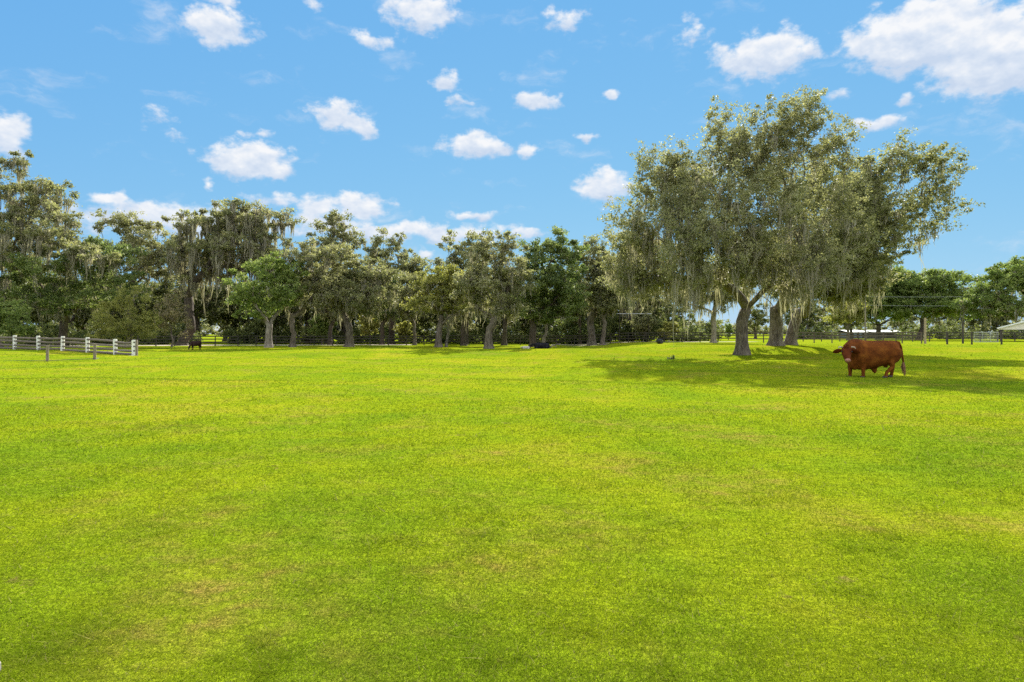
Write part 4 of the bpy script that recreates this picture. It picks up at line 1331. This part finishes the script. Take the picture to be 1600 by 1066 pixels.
    pb.build('poll_hair', M['red_face'], head, True)
    # tail and switch
    tp = [(.94, 0, 1.34), (1.07, 0, 1.33), (1.15, .0, 1.18), (1.19, -.03, .9), (1.22, -.05, .60)]
    MB().tube(tp, [.06, .058, .046, .036, .034], 10).build('tail', M['red_hide'], rt, True)
    sw = MB(); q = Vector((1.22, -.05, .60))
    for i in range(26):
        a = rg.uniform(0, 6.28); rr = rg.uniform(0, .05)
        e = q + Vector((math.cos(a) * rr * 1.2 + .04, math.sin(a) * rr, -rg.uniform(.34, .52)))
        sw.tube([q + Vector((0, 0, rg.uniform(-.02, .12))), q + Vector((math.cos(a) * rr * 1.4, math.sin(a) * rr * 1.4, -.18)), e], [.012, .017, .005], 5)
    sw.build('tail_switch', M['pale_hair'], rt)
    for (x, y) in ((fl[-1] - .045, -.21), (fl[1] - .045, .21), (hl[-1][1] - .005, -.22), (hl[1][1] - .005, .22)):
        hb = MB()
        for s in (-1, 1):
            loft(hb.bm, [((x - .03, y + s * .043, .0), .085, .045, Xa, Ya), ((x - .015, y + s * .042, .05), .075, .042, Xa, Ya), ((x, y + s * .04, .09), .062, .038, Xa, Ya)], 10)
        hb.build('hoof', M['hoof'], rt, True)


bull()


def cow(label, px, d, yaw, hide, sc=1.0, grazing=True):
    rt = empty('cow', at(px, d), R(yaw)); rt.scale = (sc, sc, sc)
    tag(rt, label, 'cow')
    bm = bmesh.new()
    body = [(1.0, 1.08, .09, .09), (.94, 1.05, .22, .20), (.75, 1.0, .33, .28), (.35, .96, .38, .34), (-.05, .93, .40, .35), (-.4, .93, .40, .32), (-.65, .95, .37, .26), (-.85, .97, .27, .19), (-.95, .98, .15, .12)]
    loft(bm, [((x, 0, z), hw, hh, Ya, Za) for x, z, hh, hw in body], 20)
    limb(bm, [(-.70, 0, 1.06), (-.98, .0, .86), (-1.18, .02, .58), (-1.26, .03, .42)], [(.26, .18), (.19, .14), (.14, .12), (.11, .1)], 14)
    hx = [(-1.24, .03, .50), (-1.29, .03, .36), (-1.34, .03, .2), (-1.36, .03, .08)]
    limb(bm, hx, [(.12, .13), (.13, .12), (.09, .085), (.07, .07)], 14)
    for s in (-1, 1):
        limb(bm, [(-.62, s * .17, .8), (-.64 + s * .08, s * .17, .45), (-.64 + s * .1, s * .17, .2), (-.66 + s * .1, s * .17, 0)], [(.16, .11), (.075, .07), (.05, .05), (.065, .06)], 12)
        limb(bm, [(.74, s * .18, .9), (.74 + s * .06, s * .19, .62), (.84 + s * .08, s * .18, .42), (.78 + s * .08, s * .18, .18), (.76 + s * .08, s * .18, 0)], [(.2, .13), (.13, .1), (.075, .065), (.05, .05), (.065, .06)], 12)
    body = link_mesh('body', fuse(bm, 0.03, 4), M[hide], rt)
    for s in (-1, 1):
        eb = MB(); q = Vector((-1.23, .03 + s * .1, .50))
        loft(eb.bm, [(q + Vector((.02, s * t, .01)), w, .02, Xa, Za) for t, w in ((0, .03), (.08, .065), (.16, .05), (.2, .012))], 10)
        eb.build('ear', M[hide], rt, True)
    MB().tube([(.98, 0, 1.22), (1.05, 0, 1.16), (1.07, 0, .85), (1.08, 0, .5), (1.08, 0, .32)], [.04, .035, .022, .03, .01], 8).build('tail', M[hide], rt, True)
    return rt


cow('dark brown cow grazing head down in front of the back fence at the left', 306, 68, 63, 'dark_hide', 0.74).scale = (0.58, 0.80, 0.68)


def lying_cow(label, px, d, yaw, hide, sc=1.0, name='cow', cat='cow', face=None):
    rt = empty(name, at(px, d), R(yaw)); rt.scale = (sc, sc, sc)
    tag(rt, label, cat)
    bm = bmesh.new()
    body = [(1.0, .34, .14, .14), (.92, .38, .30, .28), (.70, .40, .37, .37), (.3, .40, .40, .42), (-.1, .41, .41, .42), (-.45, .42, .40, .36), (-.7, .44, .33, .27), (-.85, .46, .18, .15)]
    loft(bm, [((x, 0, z), hw, hh, Ya, Za) for x, z, hh, hw in body], 20)
    limb(bm, [(-.6, 0, .52), (-.88, -.04, .58), (-1.06, -.1, .58), (-1.16, -.14, .54)], [(.24, .18), (.17, .14), (.13, .12), (.1, .1)], 14)
    limb(bm, [(-1.05, -.1, .62), (-1.2, -.15, .54), (-1.36, -.2, .44), (-1.46, -.22, .38)], [(.11, .12), (.125, .12), (.09, .085), (.06, .06)], 14)
    for s in (-1, 1):     # folded legs
        limb(bm, [(-.55, s * .26, .28), (-.85, s * .32, .12), (-.62, s * .34, .07), (-.45, s * .34, .06)], [(.14, .1), (.075, .07), (.055, .05), (.05, .05)], 10)
        limb(bm, [(.7, s * .32, .32), (.45, s * .42, .2), (.62, s * .46, .09), (.3, s * .46, .06)], [(.2, .14), (.12, .1), (.07, .06), (.055, .05)], 10)
    link_mesh('body', fuse(bm, 0.03, 4), M[hide], rt)
    for s in (-1, 1):
        eb = MB(); q = Vector((-1.1, -.11 + s * .1, .64))
        loft(eb.bm, [(q + Vector((.03, s * t, .02)), w, .02, Xa, Za) for t, w in ((0, .03), (.08, .065), (.16, .05), (.2, .012))], 10)
        eb.build('ear', M[hide], rt, True)
    MB().tube([(.98, 0, .5), (1.08, -.05, .36), (1.1, -.12, .14), (1.02, -.2, .05)], [.04, .03, .025, .03], 8).build('tail', M[hide], rt, True)
    return rt


lying_cow('black cow lying on the grass in front of the dark green oak', 846, 71, 12, 'black_hide', 0.88)
lying_cow('small white calf lying on the grass beside the black cow', 822, 71, 8, 'white_hide', 0.42, 'calf', 'calf')


# ------------------------------------------------------------------ sky, clouds, sun
def build_world():
    w = bpy.data.worlds.new('World'); scene.world = w
    w.use_nodes = True
    nt = w.node_tree
    for n in list(nt.nodes): nt.nodes.remove(n)
    out = N(nt, 'ShaderNodeOutputWorld')
    bg = N(nt, 'ShaderNodeBackground'); bg.inputs['Strength'].default_value = SKY
    sky = N(nt, 'ShaderNodeTexSky', sky_type='NISHITA')
    sky.sun_disc = False
    sky.sun_elevation = R(SUN_EL); sky.sun_rotation = R(SUN_AZ)
    sky.air_density = 1.0; sky.dust_density = 0.0; sky.ozone_density = 3.0; sky.altitude = 0
    tc = N(nt, 'ShaderNodeTexCoord')
    sep = N(nt, 'ShaderNodeSeparateXYZ'); nt.links.new(tc.outputs['Generated'], sep.inputs[0])
    az = math_n(nt, 'ARCTAN2', sep.outputs[0], sep.outputs[1])
    el = math_n(nt, 'ARCSINE', sep.outputs[2])
    cmb = N(nt, 'ShaderNodeCombineXYZ'); nt.links.new(az, cmb.inputs[0]); nt.links.new(el, cmb.inputs[1])
    v0 = cmb.outputs[0]
    # irregular outlines: push the coordinates about
    wn = N(nt, 'ShaderNodeTexNoise'); wn.inputs['Scale'].default_value = 22; wn.inputs['Detail'].default_value = 4
    nt.links.new(v0, wn.inputs['Vector'])
    sub = N(nt, 'ShaderNodeVectorMath', operation='SUBTRACT'); sub.inputs[1].default_value = (.5, .5, .5); nt.links.new(wn.outputs['Color'], sub.inputs[0])
    wa = N(nt, 'ShaderNodeVectorMath', operation='MULTIPLY_ADD'); wa.inputs[1].default_value = (.055, .03, 0); nt.links.new(sub.outputs[0], wa.inputs[0]); nt.links.new(v0, wa.inputs[2])
    v = wa.outputs[0]
    clouds = [(340, 42, 68, 34, 1), (345, 3, 45, 10, .6), (495, 8, 24, 12, .6), (660, 20, 76, 32, .95), (585, 63, 50, 16, .55), (880, 33, 42, 20, .55), (1195, 84, 100, 42, 1.05),
              (1440, 55, 150, 62, 1.15), (1560, 85, 130, 80, 1.15), (1425, 156, 26, 14, .8), (1366, 197, 62, 14, .8), (697, 128, 30, 18, .95), (714, 162, 24, 9, .5), (832, 160, 44, 17, .8),
              (961, 145, 19, 11, .75), (530, 182, 48, 28, 1), (568, 196, 40, 20, .95), (742, 228, 68, 23, 1), (828, 240, 30, 14, .8), (385, 250, 84, 36, 1.05), (430, 268, 44, 20, .9), (405, 209, 27, 10, .6),
              (245, 185, 40, 16, .4), (920, 211, 24, 8, .65), (945, 292, 52, 32, 1), (1090, 272, 45, 18, .6), (8, 210, 48, 44, 1), (190, 325, 80, 24, .7), (440, 312, 70, 12, .55),
              (560, 320, 58, 26, .95), (500, 325, 50, 20, .75), (740, 335, 56, 9, .65), (640, 362, 230, 20, .8), (280, 345, 260, 34, .8), (520, 345, 120, 20, .7), (170, 315, 60, 14, .7), (1080, 55, 28, 26, .4), (815, 364, 40, 9, .7), (665, 393, 18, 10, .6),
              (280, 213, 16, 7, .4), (320, 290, 14, 9, .45), (1540, 5, 40, 14, .5), (1320, 150, 20, 10, .4), (420, 521, 900, 15, .75), (1300, 522, 700, 11, .6)]
    acc = num = den = None
    for px, py, rx, ry, s in clouds:
        s = s * (1.5 if rx > 90 and ry > 50 else 1.12)
        a0 = math.atan2(px - 800, F); e0 = math.atan2((HZ - py) * math.cos(a0), F)
        a1 = math.atan2(px + rx - 800, F) - math.atan2(px - rx - 800, F)
        sx = 2 / a1; sy = F / (ry * math.cos(a0))
        t = N(nt, 'ShaderNodeVectorMath', operation='MULTIPLY_ADD')
        nt.links.new(v, t.inputs[0]); t.inputs[1].default_value = (sx, sy, 0); t.inputs[2].default_value = (-a0 * sx, -e0 * sy, 0)
        l = N(nt, 'ShaderNodeVectorMath', operation='LENGTH'); nt.links.new(t.outputs[0], l.inputs[0])
        mm = math_n(nt, 'MULTIPLY_ADD', l.outputs['Value'], -s, s)
        acc = mm if acc is None else math_n(nt, 'MAXIMUM', acc, mm)
        sy_ = N(nt, 'ShaderNodeSeparateXYZ'); nt.links.new(t.outputs[0], sy_.inputs[0])
        mp_ = math_n(nt, 'MAXIMUM', mm, 0.0)
        num = math_n(nt, 'MULTIPLY', mp_, sy_.outputs[1]) if num is None else math_n(nt, 'MULTIPLY_ADD', mp_, sy_.outputs[1], num)
        den = math_n(nt, 'ADD', mp_, 0.02 if den is None else den)

    def fbm(vec, sc, det):
        n = N(nt, 'ShaderNodeTexNoise'); n.inputs['Scale'].default_value = sc; n.inputs['Detail'].default_value = det; n.inputs['Roughness'].default_value = .58
        mp = N(nt, 'ShaderNodeMapping'); mp.inputs['Scale'].default_value = (1, 1.5, 1); nt.links.new(vec, mp.inputs['Vector'])
        nt.links.new(mp.outputs[0], n.inputs['Vector'])
        return n.outputs['Fac']
    f1 = fbm(v0, 40, 10)
    f1s = fbm(v0, 30, 3)
    sh = N(nt, 'ShaderNodeVectorMath', operation='ADD'); sh.inputs[1].default_value = (.003, .011, 0); nt.links.new(v0, sh.inputs[0])
    f2 = fbm(sh.outputs[0], 30, 3)
    dens = math_n(nt, 'MULTIPLY_ADD', math_n(nt, 'SUBTRACT', f1, .5), 1.65, acc)
    mr = N(nt, 'ShaderNodeMapRange', interpolation_type='SMOOTHSTEP'); mr.inputs[1].default_value = .02; mr.inputs[2].default_value = .62
    nt.links.new(dens, mr.inputs[0])
    front = math_n(nt, 'GREATER_THAN', sep.outputs[1], 0.0)
    wmp = N(nt, 'ShaderNodeMapping'); wmp.inputs['Scale'].default_value = (1.0, 2.4, 1.0); nt.links.new(v, wmp.inputs['Vector'])
    wsp = noise(nt, wmp.outputs[0], 9.0, 8, 0.62)
    wr = N(nt, 'ShaderNodeMapRange', interpolation_type='SMOOTHSTEP'); wr.inputs[1].default_value = .54; wr.inputs[2].default_value = .80
    nt.links.new(wsp, wr.inputs[0])
    full = math_n(nt, 'MAXIMUM', math_n(nt, 'MULTIPLY', mr.outputs[0], .96), math_n(nt, 'MULTIPLY', wr.outputs[0], .55))
    alpha = math_n(nt, 'MULTIPLY', full, front)
    hgt = math_n(nt, 'DIVIDE', num, den)
    lit = math_n(nt, 'MULTIPLY_ADD', math_n(nt, 'SUBTRACT', f1s, f2), 1.6, math_n(nt, 'MULTIPLY_ADD', hgt, .72, .52), clamp=True)
    k = 1.0 / (SKY * 2 ** EXPO)
    cc = ramp(nt, lit, [(0.0, tuple(k * x for x in (.60, .70, .86))), (.45, tuple(k * x for x in (.74, .81, .92))), (.95, tuple(k * x for x in (.96, .965, .98)))])
    # tone of the clear sky, per channel
    sc_ = N(nt, 'ShaderNodeSeparateColor'); nt.links.new(sky.outputs[0], sc_.inputs[0])
    cb_ = N(nt, 'ShaderNodeCombineColor')
    for i, (a_, g_) in enumerate(((.122, .58), (.315, .33), (.725, .09))):
        nt.links.new(math_n(nt, 'MULTIPLY', math_n(nt, 'POWER', sc_.outputs[i], g_), a_ * k), cb_.inputs[i])
    c = mixc(nt, alpha, cb_.outputs[0], cc)
    # unseen bright clouds added outside the view to fill the tree fronts with light
    w3 = N(nt, 'ShaderNodeTexNoise'); w3.inputs['Scale'].default_value = 4.5; w3.inputs['Detail'].default_value = 5
    nt.links.new(tc.outputs['Generated'], w3.inputs['Vector'])
    m3 = N(nt, 'ShaderNodeMapRange', interpolation_type='SMOOTHSTEP'); m3.inputs[1].default_value = .44; m3.inputs[2].default_value = .56
    nt.links.new(w3.outputs['Fac'], m3.inputs[0])
    away = N(nt, 'ShaderNodeMapRange', interpolation_type='SMOOTHSTEP'); away.inputs[1].default_value = .55; away.inputs[2].default_value = .25
    nt.links.new(sep.outputs[1], away.inputs[0])
    al3 = math_n(nt, 'MULTIPLY', m3.outputs[0], away.outputs[0])
    c = mixc(nt, al3, c, tuple(k * x for x in (2.3, 2.22, 2.1)))
    nt.links.new(c, bg.inputs['Color']); nt.links.new(bg.outputs[0], out.inputs[0])


build_world()

sd = bpy.data.lights.new('sun', 'SUN'); sd.energy = SUN; sd.angle = R(0.53); sd.color = (1.0, 0.94, 0.83)
so = bpy.data.objects.new('sun', sd); col.objects.link(so)
to_sun = Vector((math.sin(R(SUN_AZ)) * math.cos(R(SUN_EL)), math.cos(R(SUN_AZ)) * math.cos(R(SUN_EL)), math.sin(R(SUN_EL))))
so.rotation_euler = to_sun.to_track_quat('Z', 'Y').to_euler()
so.location = (0, 0, 60)

# ------------------------------------------------------------------ camera and render settings
cd = bpy.data.cameras.new('camera'); cd.lens = 24; cd.sensor_width = 36
cd.shift_y = -(533 - HZ) / 1600.0
cd.clip_start = 0.1; cd.clip_end = 8000
co = bpy.data.objects.new('camera', cd); col.objects.link(co)
co.location = (0, 0, EYE); co.rotation_euler = (R(90), 0, 0)
scene.camera = co

scene.render.engine = 'CYCLES'
scene.cycles.max_bounces = 7
scene.cycles.diffuse_bounces = 4
scene.cycles.glossy_bounces = 2
scene.cycles.transmission_bounces = 4
scene.cycles.caustics_reflective = False; scene.cycles.caustics_refractive = False
scene.cycles.use_denoising = False
vs = scene.view_settings
vs.view_transform = 'Standard'; vs.look = 'None'; vs.exposure = EXPO; vs.gamma = 1.0
